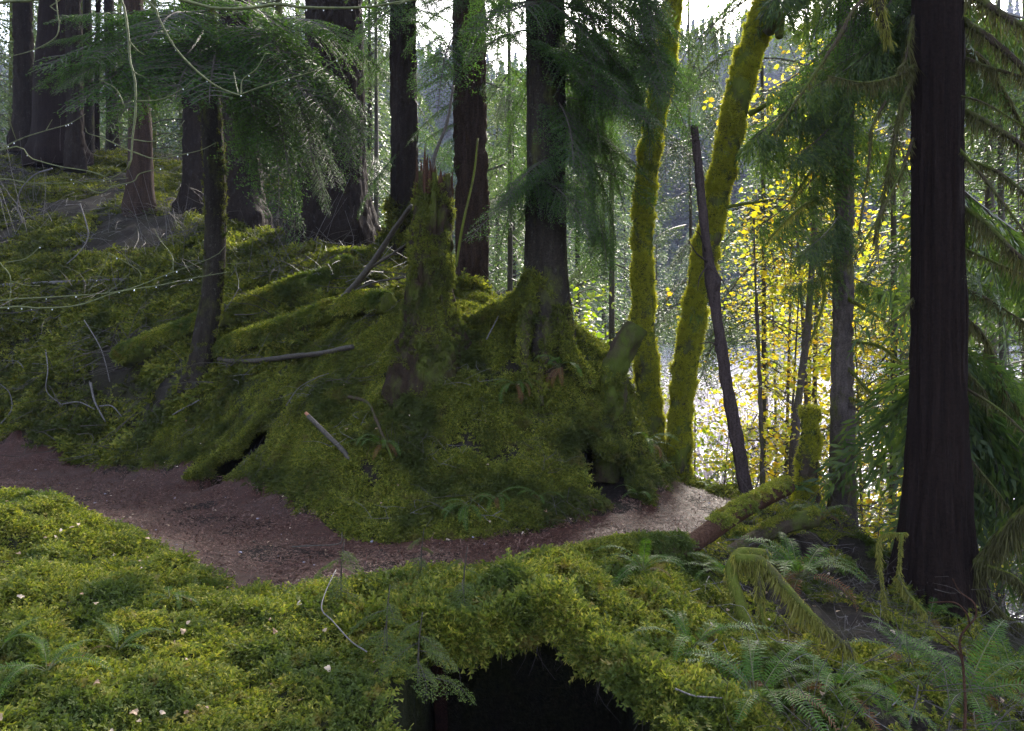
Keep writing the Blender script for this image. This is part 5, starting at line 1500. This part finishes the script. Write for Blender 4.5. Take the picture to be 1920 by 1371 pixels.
# licorice ferns on the maples
for u, v, d, lab in [(1238, 372, 8.75, 'small bright leaf fern growing on the left maple, topmost'), (1242, 430, 8.75, 'small bright leaf fern growing on the left maple, second from top'), (1238, 560, 8.75, 'small bright leaf fern on the left maple at mid height'),
                     (1306, 405, 8.65, 'bright leaf fern on the right maple beside the dark pole'), (1372, 160, 8.6, 'bright leaf fern high on the right maple'), (1300, 590, 8.6, 'small green leaf fern low on the right maple')]:
    e = empty('licorice_fern', px(u, v, d), lab, 'fern')
    for k in range(5):
        o = child('frond', FR[k % 4], e, (0, 0, 0), 0, rng.uniform(.10, .17))
        o.rotation_euler = (rng.normal(0, .4), .7 + rng.normal(0, .3), rng.uniform(2.6, 6.8))

# hemlock seedlings on the near moss
def seedling(u, v, nb, L, label):
    p = hit(u, v)
    e = empty('hemlock_seedling', p, label, 'seedling')
    q = np.array([p, p + [0, 0, .18], p + [.02, -.02, .34]])
    obj('stem', mesh('stem', *tube(spline(q, 8), np.linspace(.006, .002, 8), 6), M['dark_twig']), e)
    for k in range(nb):
        h = .05 + .28 * k / nb
        a = k * 2.4 + rng.uniform(-.4, .4)
        l = L * (1.1 - .6 * k / nb) * rng.uniform(.7, 1.1)
        place_bough(e, p + [0, 0, h], p + np.array([math.cos(a) * l, math.sin(a) * l - .05, h - .35 * l]), SB[k % 2], rng.uniform(-.3, .3), 1.15)
seedling(640, 1125, 6, .22, 'feathery hemlock seedling at the top of the near bank beside the trail')
seedling(790, 1090, 5, .2, 'thin upright hemlock seedling at the trail edge')
seedling(725, 1230, 7, .24, 'hemlock seedling with drooping sprays on the near bank')
seedling(785, 1290, 8, .26, 'hemlock seedling hanging over the left side of the dark hollow')
seedling(870, 1150, 5, .22, 'tiny hemlock seedling just above the hollow')

# ------------------------------------------------------------------ overhanging vine maple, near left
e = empty('vine_maple', (-3.3, 3.2, -1.5), 'bare vine maple with thin green twigs beaded with water drops hanging over the left side', 'shrub')
def vm(pts, r0, r1, name='branch', n=40):
    P = spline(np.array([px(*p) for p in pts]), n)
    rad = np.linspace(r0, r1, n) * .62
    return P, obj(name, mesh(name, *tube(P, rad, 7, True, lambda TH, S, RR: RR * (1 + .12 * fbm(0 * TH, 0, S * 14, 3, 2))), M['green_stem']), e)
VMB = [
    ([(-650, 1350, 3.3), (-560, 900, 3.3), (-420, 400, 3.4), (-200, 60, 3.5), (0, 6, 3.5), (66, 0, 3.5), (180, -30, 3.5)], .026, .009),
    ([(-200, 60, 3.5), (0, -50, 3.5), (150, -60, 3.5), (222, -10, 3.5), (240, 60, 3.5), (243, 110, 3.5), (253, 150, 3.5), (254, 210, 3.5), (248, 262, 3.5), (246, 300, 3.5), (240, 318, 3.5)], .013, .006),
    ([(100, -55, 3.5), (270, 0, 3.5), (300, 40, 3.5), (325, 85, 3.5), (360, 125, 3.5), (400, 158, 3.5), (435, 175, 3.5), (450, 178, 3.5), (470, 170, 3.5), (530, 150, 3.5), (600, 130, 3.5), (650, 100, 3.5)], .010, .003),
    ([(150, -60, 3.4), (300, -12, 3.4), (370, 8, 3.4), (410, 16, 3.4), (470, 15, 3.4), (520, 8, 3.4), (570, 14, 3.4), (680, 14, 3.4), (760, 2, 3.4), (850, -10, 3.4)], .012, .007),
    ([(452, 178, 3.5), (455, 150, 3.5), (480, 130, 3.5), (498, 100, 3.5)], .005, .0025),
    ([(253, 190, 3.5), (300, 187, 3.5), (340, 168, 3.5), (362, 148, 3.5)], .005, .002),
    ([(250, 285, 3.5), (290, 298, 3.5), (330, 292, 3.5), (375, 282, 3.5), (405, 268, 3.5)], .005, .002),
    ([(250, 262, 3.5), (290, 265, 3.5), (330, 245, 3.5), (346, 226, 3.5)], .0045, .002),
    ([(248, 285, 3.5), (212, 268, 3.5), (190, 258, 3.5), (165, 250, 3.5), (160, 240, 3.5)], .005, .002),
    ([(210, 268, 3.5), (222, 252, 3.5)], .003, .0015),
    ([(250, 190, 3.5), (232, 196, 3.5), (228, 185, 3.5), (215, 165, 3.5), (185, 148, 3.5)], .0045, .002),
    ([(-420, 480, 3.4), (-150, 380, 3.4), (0, 282, 3.5), (40, 260, 3.5), (86, 245, 3.5), (130, 232, 3.5), (160, 214, 3.5)], .010, .002),
    ([(86, 245, 3.5), (98, 224, 3.5)], .003, .0015),
    ([(-300, 430, 3.4), (0, 282, 3.45), (60, 298, 3.5), (110, 312, 3.5), (170, 322, 3.5), (205, 336, 3.5), (210, 350, 3.5)], .006, .003),
    ([(210, 350, 3.5), (250, 340, 3.5), (262, 326, 3.5), (300, 316, 3.5), (330, 305, 3.5)], .004, .002),
    ([(212, 349, 3.5), (185, 362, 3.5), (150, 343, 3.5), (125, 332, 3.5)], .0045, .002),
    ([(206, 336, 3.5), (235, 318, 3.5), (242, 302, 3.5)], .003, .0015),
    ([(-300, 520, 3.4), (-100, 350, 3.4), (0, 336, 3.5), (60, 344, 3.5), (130, 343, 3.5), (190, 338, 3.5), (240, 334, 3.5)], .006, .0018),
    ([(-500, 760, 3.4), (-200, 620, 3.5), (0, 578, 3.6), (80, 578, 3.6), (150, 572, 3.6), (220, 548, 3.6), (300, 535, 3.6), (372, 520, 3.6), (430, 510, 3.6)], .010, .003),
    ([(-400, 700, 3.4), (-150, 590, 3.5), (0, 564, 3.55), (120, 556, 3.6), (230, 545, 3.6), (320, 512, 3.6), (400, 482, 3.6), (422, 462, 3.6)], .008, .002),
    ([(-300, 640, 3.4), (-60, 480, 3.5), (10, 505, 3.5), (20, 540, 3.5), (15, 580, 3.5)], .006, .003),
    ([(16, 492, 3.5), (50, 484, 3.5), (78, 460, 3.5)], .004, .002),
    ([(205, 475, 3.6), (232, 490, 3.6), (262, 510, 3.6), (262, 530, 3.6)], .0035, .002),
    ([(205, 476, 3.6), (190, 510, 3.6), (165, 550, 3.6)], .0035, .002),
    ([(325, 512, 3.6), (322, 480, 3.6), (300, 450, 3.6), (290, 430, 3.6)], .0035, .0015),
    ([(110, 40, 3.5), (100, -30, 3.5), (80, -60, 3.5)], .004, .006),
    ([(112, 38, 3.5), (104, 70, 3.5), (60, 95, 3.5), (0, 110, 3.5)], .0045, .003),
    ([(94, 12, 3.5), (112, 0, 3.5), (120, -12, 3.5)], .004, .003), ([(94, 12, 3.5), (104, 20, 3.5), (110, 20, 3.5)], .004, .002),
    ([(262, 8, 3.5), (280, 18, 3.5), (310, 28, 3.5), (330, 12, 3.5)], .004, .002),
]
drops = Acc()
r = np.random.default_rng(77)
ico = np.array([[0, 0, 1], [.89, 0, .45], [.28, .85, .45], [-.72, .53, .45], [-.72, -.53, .45], [.28, -.85, .45], [.72, .53, -.45], [-.28, .85, -.45], [-.89, 0, -.45], [-.28, -.85, -.45], [.72, -.53, -.45], [0, 0, -1]])
icf = np.array([[0, 1, 2], [0, 2, 3], [0, 3, 4], [0, 4, 5], [0, 5, 1], [1, 6, 2], [2, 7, 3], [3, 8, 4], [4, 9, 5], [5, 10, 1], [6, 7, 2], [7, 8, 3], [8, 9, 4], [9, 10, 5], [10, 6, 1], [11, 7, 6], [11, 8, 7], [11, 9, 8], [11, 10, 9], [11, 6, 10]])
for pts, r0, r1 in VMB:
    P, o = vm(pts, r0, r1)
    L = np.linalg.norm(np.diff(P, axis=0), axis=1).sum()
    for k in range(int(L * 7)):
        f = r.uniform(0.1, 1) * (len(P) - 1); i0 = int(f); q = P[i0] + (P[min(i0 + 1, len(P) - 1)] - P[i0]) * (f - i0)
        if abs(q[0]) > .7 * q[1]: continue
        drops.add(ico * r.uniform(.0018, .0036) * [1, 1, 1.3] + q - [0, 0, np.interp(f, [0, len(P)], [r0, r1]) + .002], icf)
    # short side shoots
    for k in range(int(L * 2.5)):
        i0 = r.integers(8, len(P) - 2)
        T = unit(P[i0 + 1] - P[i0])
        d = unit(T * .7 + np.array([r.normal(0, .5), r.normal(0, .5), r.normal(.25, .4)]))
        l = r.uniform(.03, .13)
        Q = spline(np.array([P[i0], P[i0] + d * l * .5, P[i0] + d * l + [0, 0, .15 * l]]), 6)
        obj('twig', mesh('twig', *tube(Q, np.linspace(r1 * .6 + .0006, .001, 6), 5), M['green_stem']), o)
m, nt, out = newmat('water_drop')
p = N(nt, 'ShaderNodeBsdfPrincipled', Roughness=.02); p.inputs['Base Color'].default_value = (.9, .92, .95, 1); p.inputs['Specular IOR Level'].default_value = 1.0; p.inputs['Transmission Weight'].default_value = .35
nt.links.new(p.outputs[0], out.inputs[0])
M['drop'] = m
tag(obj('water_drops', drops.mesh('water_drops', m), e), kind='stuff')

# ------------------------------------------------------------------ background: conifers, bare shrubs, yellow maples, far hillside
def bgtree(name, label, group, x, y, crown, H, bare=0.4, trunk_r=.16, mat='hemlock_bark', scale=1.0, zb=None):
    z = float(hz(x, y)) - .1 if zb is None else zb
    e = empty(name, (x, y, z), label, 'tree', group)
    P = np.array([[0, 0, -.3], [.05, 0, H * .4], [0.02, .05, H * .97]])
    C = spline(P, 24)
    key = (round(H, 1), trunk_r, mat)
    me = TRK.get(key)
    if me is None:
        me = TRK[key] = mesh('trunk', *tube(C, np.linspace(trunk_r, .02, 24), 12), M[mat])
    child('trunk', me, e)
    child('crown', crown, e, (0, 0, bare), rng.uniform(0, 6.28), (scale, scale, (H - bare) / 14.5))
    REL.setdefault(name, []).append((e, x / y * F + HU, y))
    return e
TRK = {}
LANDMARKS = [(-400, 'frame edge'), (47, 'leftmost slim trunk'), (108, 'broad black trunk'), (262, 'orange barked trunk'), (402, 'leaning sapling'), (454, 'stout trunk'), (622, 'widest trunk'), (755, 'mossy footed trunk'), (810, 'broken stump'), (884, 'reddish trunk'), (1024, 'mound hemlock'), (1212, 'left maple'), (1300, 'right maple'), (1360, 'dead pole'), (1517, 'mossy stub'), (1580, 'purplish spruce'), (1758, 'big cedar'), (2400, 'right edge')]
def relabel(items, noun):
    """items: (object, u, distance); says between which landmarks each stands and its order in depth"""
    slots = {}
    for o, u, d in items:
        k = max(i for i in range(len(LANDMARKS)) if LANDMARKS[i][0] <= u)
        slots.setdefault(k, []).append((d, u, o))
    for k, L in slots.items():
        L.sort(key=lambda q: q[0])
        if k == 0: where = 'left of the leftmost slim trunk'
        elif k == len(LANDMARKS) - 2: where = 'right of the big cedar'
        else: where = 'between %s and %s' % (LANDMARKS[k][1], LANDMARKS[k + 1][1])
        n = len(L)
        names = {1: [''], 2: ['nearer ', 'farther '], 3: ['nearest ', 'middle distance ', 'farthest ']}.get(n) or ['nearest ', 'second nearest ', 'third nearest ', 'fourth nearest ', 'fifth nearest ', 'sixth nearest ', 'seventh nearest ', 'eighth nearest ', 'ninth nearest ', 'tenth nearest ', 'eleventh nearest ', 'twelfth nearest '][:n]
        for (d, u, o), w in zip(L, names):
            o['label'] = w + noun + ' ' + where
REL = {}
def at_uv(u, y): return (u - HU) / F * y
for k, (u, y, H) in enumerate([(-180, 27, 15), (-60, 24.5, 15), (20, 30, 18), (95, 33, 18), (150, 27, 15), (222, 31, 15), (285, 26, 15), (340, 29, 18), (395, 24, 15), (470, 30, 18), (520, 22.5, 15), (555, 31, 18), (640, 33, 18), (500, 38, 18), (250, 42, 18), (60, 44, 18), (380, 40, 18)]):
    bgtree('background_conifer', 'pale sunlit conifer with drooping boughs behind the dark left trunks', 'conifers behind the dark left trunks', at_uv(u, y), y, CROWN_BG[k % 3], H, .3, .14, 'moss_bark')
for k, (u, y, H) in enumerate([(705, 30, 15), (690, 22, 12), (800, 34, 12), (835, 26, 9), (930, 27, 15), (960, 21, 12), (905, 40, 15), (1080, 24, 15), (1130, 31, 15), (1000, 36, 18), (1170, 42, 15), (1230, 46, 12), (1300, 52, 12), (1060, 48, 15)]):
    bgtree('riverside_conifer', 'grey green conifer beyond the mound towards the river', 'conifers beyond the mound towards the river', at_uv(u, y), y, CROWN_BG[k % 3], H, .2, .13, 'hemlock_bark')
for k, (u, y, H, c) in enumerate([(1430, 20, 12, 0), (1690, 15, 12, 1), (1850, 11, 12, 0), (1965, 10, 12, 1), (1800, 15, 12, 0), (1920, 14, 12, 1), (2060, 13, 12, 0), (1700, 21, 12, 1), (1860, 20, 12, 0), (1560, 24, 12, 1)]):
    bgtree('riverbank_cedar', 'drooping cedar on the steep bank behind the big dark trunk', 'cedars on the steep bank at right', at_uv(u, y), y, CROWN_CED[c], H, 1.0 if u > 1600 else 4.5, .12, 'spruce_bark', 1.0)

LB = [hemlock_bough(s, pairs=17, wide=.32, leaf=.020, droop=.30, hang=.16) for s in (41, 42, 43)]
for q in LB: q.materials[1] = M['needle_far']
for k, (u, y, z1, r_, nb, lab) in enumerate([(700, 15.5, 7, .06, 22, 'slender lacy hemlock behind the trunk left of the stump'), (950, 13.2, 6, .06, 34, 'slender lacy hemlock between the reddish trunk and the mound hemlock'), (1140, 12.4, 6, .06, 40, 'slender lacy hemlock behind the gap right of the mound hemlock'),
                                 (1290, 15, 5.5, .05, 26, 'slender lacy hemlock seen between the two moss coated maples'), (1425, 12.2, 6, .05, 34, 'slender lacy hemlock just right of the leaning dead pole'), (1668, 11.0, 6, .06, 34, 'slender lacy hemlock left of the big dark cedar'), (1870, 9.6, 5, .06, 34, 'slender lacy hemlock right of the big dark cedar')]):
    x = at_uv(u, y); zb = float(hz(x, y))
    e = empty('lacy_hemlock', (x, y, zb), lab, 'tree', 'slender lacy hemlocks screening the river')
    C = spline(np.array([[x, y, zb - .3], [x + .06, y, (zb + z1) / 2], [x, y + .1, z1 + 3]]), 24)
    obj('trunk', mesh('trunk', *tube(C, np.linspace(r_, .015, 24), 8), M['dark_twig']), e)
    for q in range(nb):
        h = rng.uniform(max(zb + 1.2, -2.6), z1)
        a = q * 2.4 + rng.uniform(-.4, .4)
        L = rng.uniform(.9, 2.0)
        p0 = np.array([x, y, h])
        place_bough(e, p0, p0 + np.array([math.cos(a) * L, math.sin(a) * L * .8, -L * rng.uniform(.25, .75)]), LB[q % 3], rng.uniform(-.5, .5), rng.uniform(.8, 1.2))

def bare_shrub(seed, H=2.6, nst=9, mat='lilac_twig', spread=.55):
    r = np.random.default_rng(seed)
    acc = Acc()
    def grow(p, d, L, rad, lv):
        n = 6
        q = p + d * L * .5 + r.normal(0, .07 * L, 3)
        e_ = p + d * L + np.array([0, 0, -.06 * L * lv]) + r.normal(0, .05 * L, 3)
        C = spline(np.array([p, q, e_]), n)
        acc.add(*tube(C, np.linspace(rad, rad * .5, n), 3 if lv else 4, False))
        if lv < 3:
            for k in range(r.integers(3, 5)):
                t = r.uniform(.3, 1)
                b = C[min(n - 1, int(t * n))]
                grow(b, unit(d + r.normal(0, .6, 3)), L * r.uniform(.35, .62), rad * .55, lv + 1)
    for k in range(nst):
        a = r.uniform(0, 6.28)
        grow(np.array([r.normal(0, .12), r.normal(0, .12), -.1]), unit(np.array([math.cos(a) * spread, math.sin(a) * spread, 1.0]) + r.normal(0, .15, 3)), H * r.uniform(.45, .8), .0075, 0)
    return acc.mesh('stems', M[mat], False)
SH = [bare_shrub(s) for s in (1, 2, 3)]
SHD = [bare_shrub(5, 2.2, 7, 'grey_twig', .9)]
for k, (u, y) in enumerate([(925, 12.5), (950, 14.5), (900, 16), (1080, 11.5), (1110, 13), (1150, 12), (1240, 12.5), (1255, 15), (1200, 16.5), (1300, 14), (1340, 17), (1395, 14), (1450, 16.5), (1520, 13), (1620, 12), (1650, 10.5), (1280, 19), (1160, 19), (1370, 21), (1480, 22), (1040, 17), (970, 18), (1560, 11), (1230, 24), (940, 11.6), (1100, 10.6), (1135, 10.9), (1175, 11.4), (1250, 11.0), (1280, 12), (1210, 13.5), (1310, 11.4), (1060, 13), (1320, 15.5), (1345, 14.5), (1372, 16.5), (1395, 18), (1420, 15), (1450, 19), (1335, 20), (1385, 23), (1475, 16), (1410, 21), (1270, 17), (1225, 18)]):
    x = at_uv(u, y)
    s = empty('bare_shrub', (x, y, float(hz(x, y)) - .05), 'leafless shrub of fine lilac grey stems on the riverbank', 'shrub', 'leafless shrubs along the riverbank')
    REL.setdefault('bare_shrub', []).append((s, u, y))
    child('stems', SH[k % 3], s, (0, 0, 0), rng.uniform(0, 6.28), rng.uniform(.9, 1.25) * (1.9 if y > 15 else 1.0 if y > 12 else .75))

def broadleaf(seed, n, size, mat, H=5.0, Rd=1.5, base=.6, nbr=26):
    """slender broadleaf: branches and lobed leaves in loose layers"""
    r = np.random.default_rng(seed)
    wood, leaf = Acc(), Acc()
    C0 = spline(np.array([[0, 0, -.3], [.1, .05, H * .4], [.0, .15, H * .97]]), 16)
    wood.add(*tube(C0, np.linspace(.035, .008, 16), 6))
    LV = [(0, 0), (.25, .42), (.5, .30), (.62, .55), (.8, .25), (1.0, 0)]
    shp = np.array([[a, b, 0] for a, b in LV] + [[a, -b, 0] for a, b in LV[-2:0:-1]])
    V, Fc, c = [], [], 0
    for k in range(nbr):
        h = base + (H - base) * k / nbr
        a = k * 2.4
        L = Rd * (1 - .55 * k / nbr) * r.uniform(.5, 1.1)
        p = np.array([0.05, .05, h])
        d = np.array([math.cos(a), math.sin(a), r.uniform(-.1, .4)])
        B_ = spline(np.array([p, p + d * L * .5 + [0, 0, .1], p + d * L - [0, 0, .1 * L]]), 8)
        wood.add(*tube(B_, np.linspace(.009, .003, 8), 4, False))
        m = int(n / nbr)
        f = r.uniform(.2, 1, m) * 7
        i0 = np.minimum(f.astype(int), 6)
        P = B_[i0] + (B_[i0 + 1] - B_[i0]) * (f - i0)[:, None] + r.normal(0, 1, (m, 3)) * [.16, .16, .10]
        for q in P:
            A = unit(np.array([r.normal(), r.normal(), r.normal(-.5, .5)]))
            S = unit(np.cross(A, [r.normal(0, .5), r.normal(0, .5), 1]))
            Nn = np.cross(A, S)
            s = size * r.uniform(.6, 1.25)
            V.append(q + (A * shp[:, :1] + S * shp[:, 1:2] + Nn * (.25 * np.abs(shp[:, 1:2]))) * s)
            Fc.append(np.arange(len(shp)) + c); c += len(shp)
    return wood.mesh('trunk', M['spruce_bark']), mesh('crown', np.concatenate(V), [np.array(Fc)], M[mat], False)
YB = [broadleaf(1, 1900, .055, 'yellow_leaf', 5, 1.7, .6, 17), broadleaf(2, 1800, .052, 'yellow_leaf', 6, 1.6, .9, 16)]
GB = [broadleaf(3, 700, .085, 'green_leaf', 3.2, 1.1, .3, 16)]
for k, (u, y, zb, s) in enumerate([(1500, 10.6, -2.2, 1.0), (1545, 11.6, -1.2, 1.15), (1460, 11.8, -2.6, .95), (1412, 12.5, -4.0, .62), (1350, 13.5, -4.4, .5), (1580, 12.4, -2.2, 1.1), (1625, 10.6, -4.2, .95), (1520, 13.4, -2.8, 1.2), (1665, 12.2, -2.6, .9), (1440, 14, -5, 1.2), (1480, 10.4, -5, .9), (1830, 9.6, -3.9, .7)]):
    x = at_uv(u, y)
    zg = float(hz(x, y))
    s_ = empty('yellow_maple', (x, y, zg), 'slender maple with bright yellow autumn leaves by the river', 'tree', 'yellow autumn maples by the river')
    w, l = YB[k % 2]
    REL.setdefault('yellow_maple', []).append((s_, u, y))
    sc = s * (1.0 if zb < -3.5 else 1.35)
    rz = rng.uniform(0, 6.28)
    child('trunk', w, s_, (0, 0, 0), rz, sc); child('crown', l, s_, (0, 0, 0), rz, sc)
for k, (u, y, s) in enumerate([(1085, 11.2, .9), (1120, 12.2, 1.1), (1070, 14, 1.2), (1290, 11.2, .8), (930, 13, .8), (1360, 10.4, .6), (1225, 10.8, .7), (1500, 10.2, .55), (1640, 9.6, .55)]):
    x = at_uv(u, y)
    s_ = empty('green_shrub', (x, y, float(hz(x, y))), 'leafy yellow green shrub on the riverbank', 'shrub', 'leafy shrubs on the riverbank')
    REL.setdefault('green_shrub', []).append((s_, u, y))
    rz = rng.uniform(0, 6.28)
    child('trunk', GB[0][0], s_, (0, 0, 0), rz, s); child('crown', GB[0][1], s_, (0, 0, 0), rz, s)

for nm, noun in (('background_conifer', 'pale background conifer seen'), ('riverside_conifer', 'grey green riverside conifer seen'), ('riverbank_cedar', 'drooping bank cedar seen'), ('bare_shrub', 'leafless lilac shrub seen'), ('yellow_maple', 'yellow leaved maple seen'), ('green_shrub', 'leafy yellow green shrub seen')):
    relabel(REL[nm], noun)

# far hillside wood: one mass
def far_conifer(seed):
    r = np.random.default_rng(seed)
    C, A, B = [], [], []
    n = 650
    h = r.uniform(0, 1, n) ** 1.2
    a = r.uniform(0, 2 * np.pi, n)
    rad = (1 - h) * 2.6 * r.uniform(.2, 1, n) ** .5 + .05
    P = np.stack([np.cos(a) * rad, np.sin(a) * rad, 1 + h * 15 - rad * .35], -1)
    d = unit(np.stack([np.cos(a), np.sin(a), np.full(n, -.5)], -1) + r.normal(0, .3, (n, 3)))
    return quads(P, d * .55, unit(np.cross(d, r.normal(0, 1, (n, 3)))) * .22)
FC = [proto('far_conifer', *far_conifer(s), M['far_needle']) for s in (1, 2, 3)]
r = np.random.default_rng(9)
n = 5200
y = r.uniform(109, 340, n); x = r.uniform(-.75, .75, n) * y
k = r.uniform(0, 1, n) < np.clip(1.3 - y / 420, .3, 1)
x, y = x[k], y[k]
P = np.stack([x, y, hz(x, y) - .5], -1)
scatter('far_forest', P, np.tile([0, 0, 1.0], (len(P), 1)), r.uniform(.9, 1.9, len(P)), FC, 3, 1.0, label='dark conifer forest covering the far hillside across the river')

# loose dead twigs and brush
def twig_bunch(seed, n=10, L0=.08, L1=.4, rad=.0028, up=.25):
    r = np.random.default_rng(seed)
    acc = Acc()
    for k in range(n):
        p = np.array([r.uniform(-.3, .3), r.uniform(-.3, .3), r.uniform(0, .03)])
        a = r.uniform(0, 6.28)
        d = np.array([math.cos(a), math.sin(a), abs(r.normal(0, up))])
        L = r.uniform(L0, L1)
        C = spline(np.array([p, p + d * L * .5 + r.normal(0, .04, 3), p + d * L + r.normal(0, .05, 3) * [1, 1, .5]]), 6)
        acc.add(*tube(C, np.linspace(rad * r.uniform(.6, 1.6), rad * .4, 6), 4, False))
    return np.concatenate(acc.V), np.concatenate(acc.F[4])
TB = [proto('twig_bunch', *twig_bunch(s), M['grey_twig']) for s in (1, 2)] + [proto('twig_bunch', *twig_bunch(s, 12, .1, .5, .0034), M['dark_twig']) for s in (3, 4)]
TU = [proto('twig_brush', *twig_bunch(s, 12, .15, .55, .0026, 1.2), M['grey_twig']) for s in (5, 6)] + [proto('twig_brush', *twig_bunch(s, 12, .15, .5, .003, 1.0), M['dark_twig']) for s in (7,)]
def twig_field(name, label, n, box, seed, protos, s0, s1, cond):
    x, y, r = ground_points(n, *box, seed)
    k = inview(x, y) & (bil(TD, x, y) < -.05) & (bil(hm, x, y) < .1) & cond(x, y)
    x, y = x[k], y[k]
    scatter(name, np.stack([x, y, hz(x, y, True) + .04], -1), hnorm(x, y), r.uniform(s0, s1, len(x)), protos, seed, .3, label=label)
twig_field('twig_litter', 'dead grey and brown twigs littering the dark hillside', 420, (-15, 0, 9.5, 21), 301, [TB[0], TB[2], TB[3]], .9, 1.8, lambda x, y: ~front(x, y))
twig_field('brush_twigs', 'thin dead standing twigs tangled on the dark slope', 70, (-13, -2.5, 11, 19), 302, TU, .9, 1.7, lambda x, y: fbm(x * .6, y * .6, 0, 3, 2) > -.1)
twig_field('bank_twigs', 'dead twigs and stalks littering the shaded right bank', 190, (1.2, 4.6, 3.2, 9), 303, [TB[2], TB[3], TB[0], TU[2]], .5, .9, front)
twig_field('mound_twigs', 'a few small dead twigs caught in the mound moss', 150, (-5, 1.5, 6, 10), 304, TB, .35, .7, lambda x, y: ~front(x, y))

# thin river mist under the trees
hz_me = mesh('haze', np.array([[x, y, z] for x in (-420, 420) for y in (-80, 440) for z in (-9, 175)], float), [np.array([[0, 1, 3, 2], [4, 6, 7, 5], [0, 4, 5, 1], [2, 3, 7, 6], [0, 2, 6, 4], [1, 5, 7, 3]])], None, False)
m, nt, out = newmat('haze_air')
pv = nt.nodes.new('ShaderNodeVolumePrincipled')
pv.inputs['Color'].default_value = (.62, .68, 1.0, 1)
pv.inputs['Density'].default_value = 0.00045
pv.inputs['Anisotropy'].default_value = 0.0
nt.links.new(pv.outputs[0], out.inputs['Volume'])
hz_me.materials.append(m)
tag(obj('haze', hz_me), kind='stuff', label='thin pale blue air haze between the trees and over the river')

# rootlets hanging in the mouth of the hollow
r = np.random.default_rng(15)
acc = Acc()
VVl = LIP1[0]
for k in range(60):
    i0 = r.integers(18, 95); j0 = r.integers(38, 48)
    p = VVl[i0, j0]
    L = r.uniform(.06, .32)
    q = np.array([p + [0, 0, .03], p + [r.normal(0, .02), -.02, -L * .5], p + [r.normal(0, .05), -.01, -L]])
    acc.add(*tube(spline(q, 7), np.linspace(.0028, .0008, 7), 4, False))
tag(obj('hanging_roots', acc.mesh('hanging_roots', M['dark_twig'])), kind='stuff', label='thin rootlets dangling in the mouth of the dark hollow')

# small stones and cones half sunk in the trail
def pebble(seed):
    r = np.random.default_rng(seed)
    V = ico * [1, .75, .5] * r.uniform(.75, 1.2, (12, 1))
    return V, icf
PB = [proto('pebble', *pebble(q), mm) for q, mm in ((1, M['gravel']), (2, M['dark_twig']), (3, M['rot_wood']))]
x, y, r = ground_points(900, -8, 4, 4.5, 10, 801)
k = (bil(TD, x, y) > 0.02) & inview(x, y)
x, y = x[k], y[k]
scatter('trail_stones', np.stack([x, y, hz(x, y) + .018], -1), hnorm(x, y), .006 + .014 * r.uniform(0, 1, len(x)) ** 3, PB, 9, .5, label='small stones and bark chips half sunk in the trail')
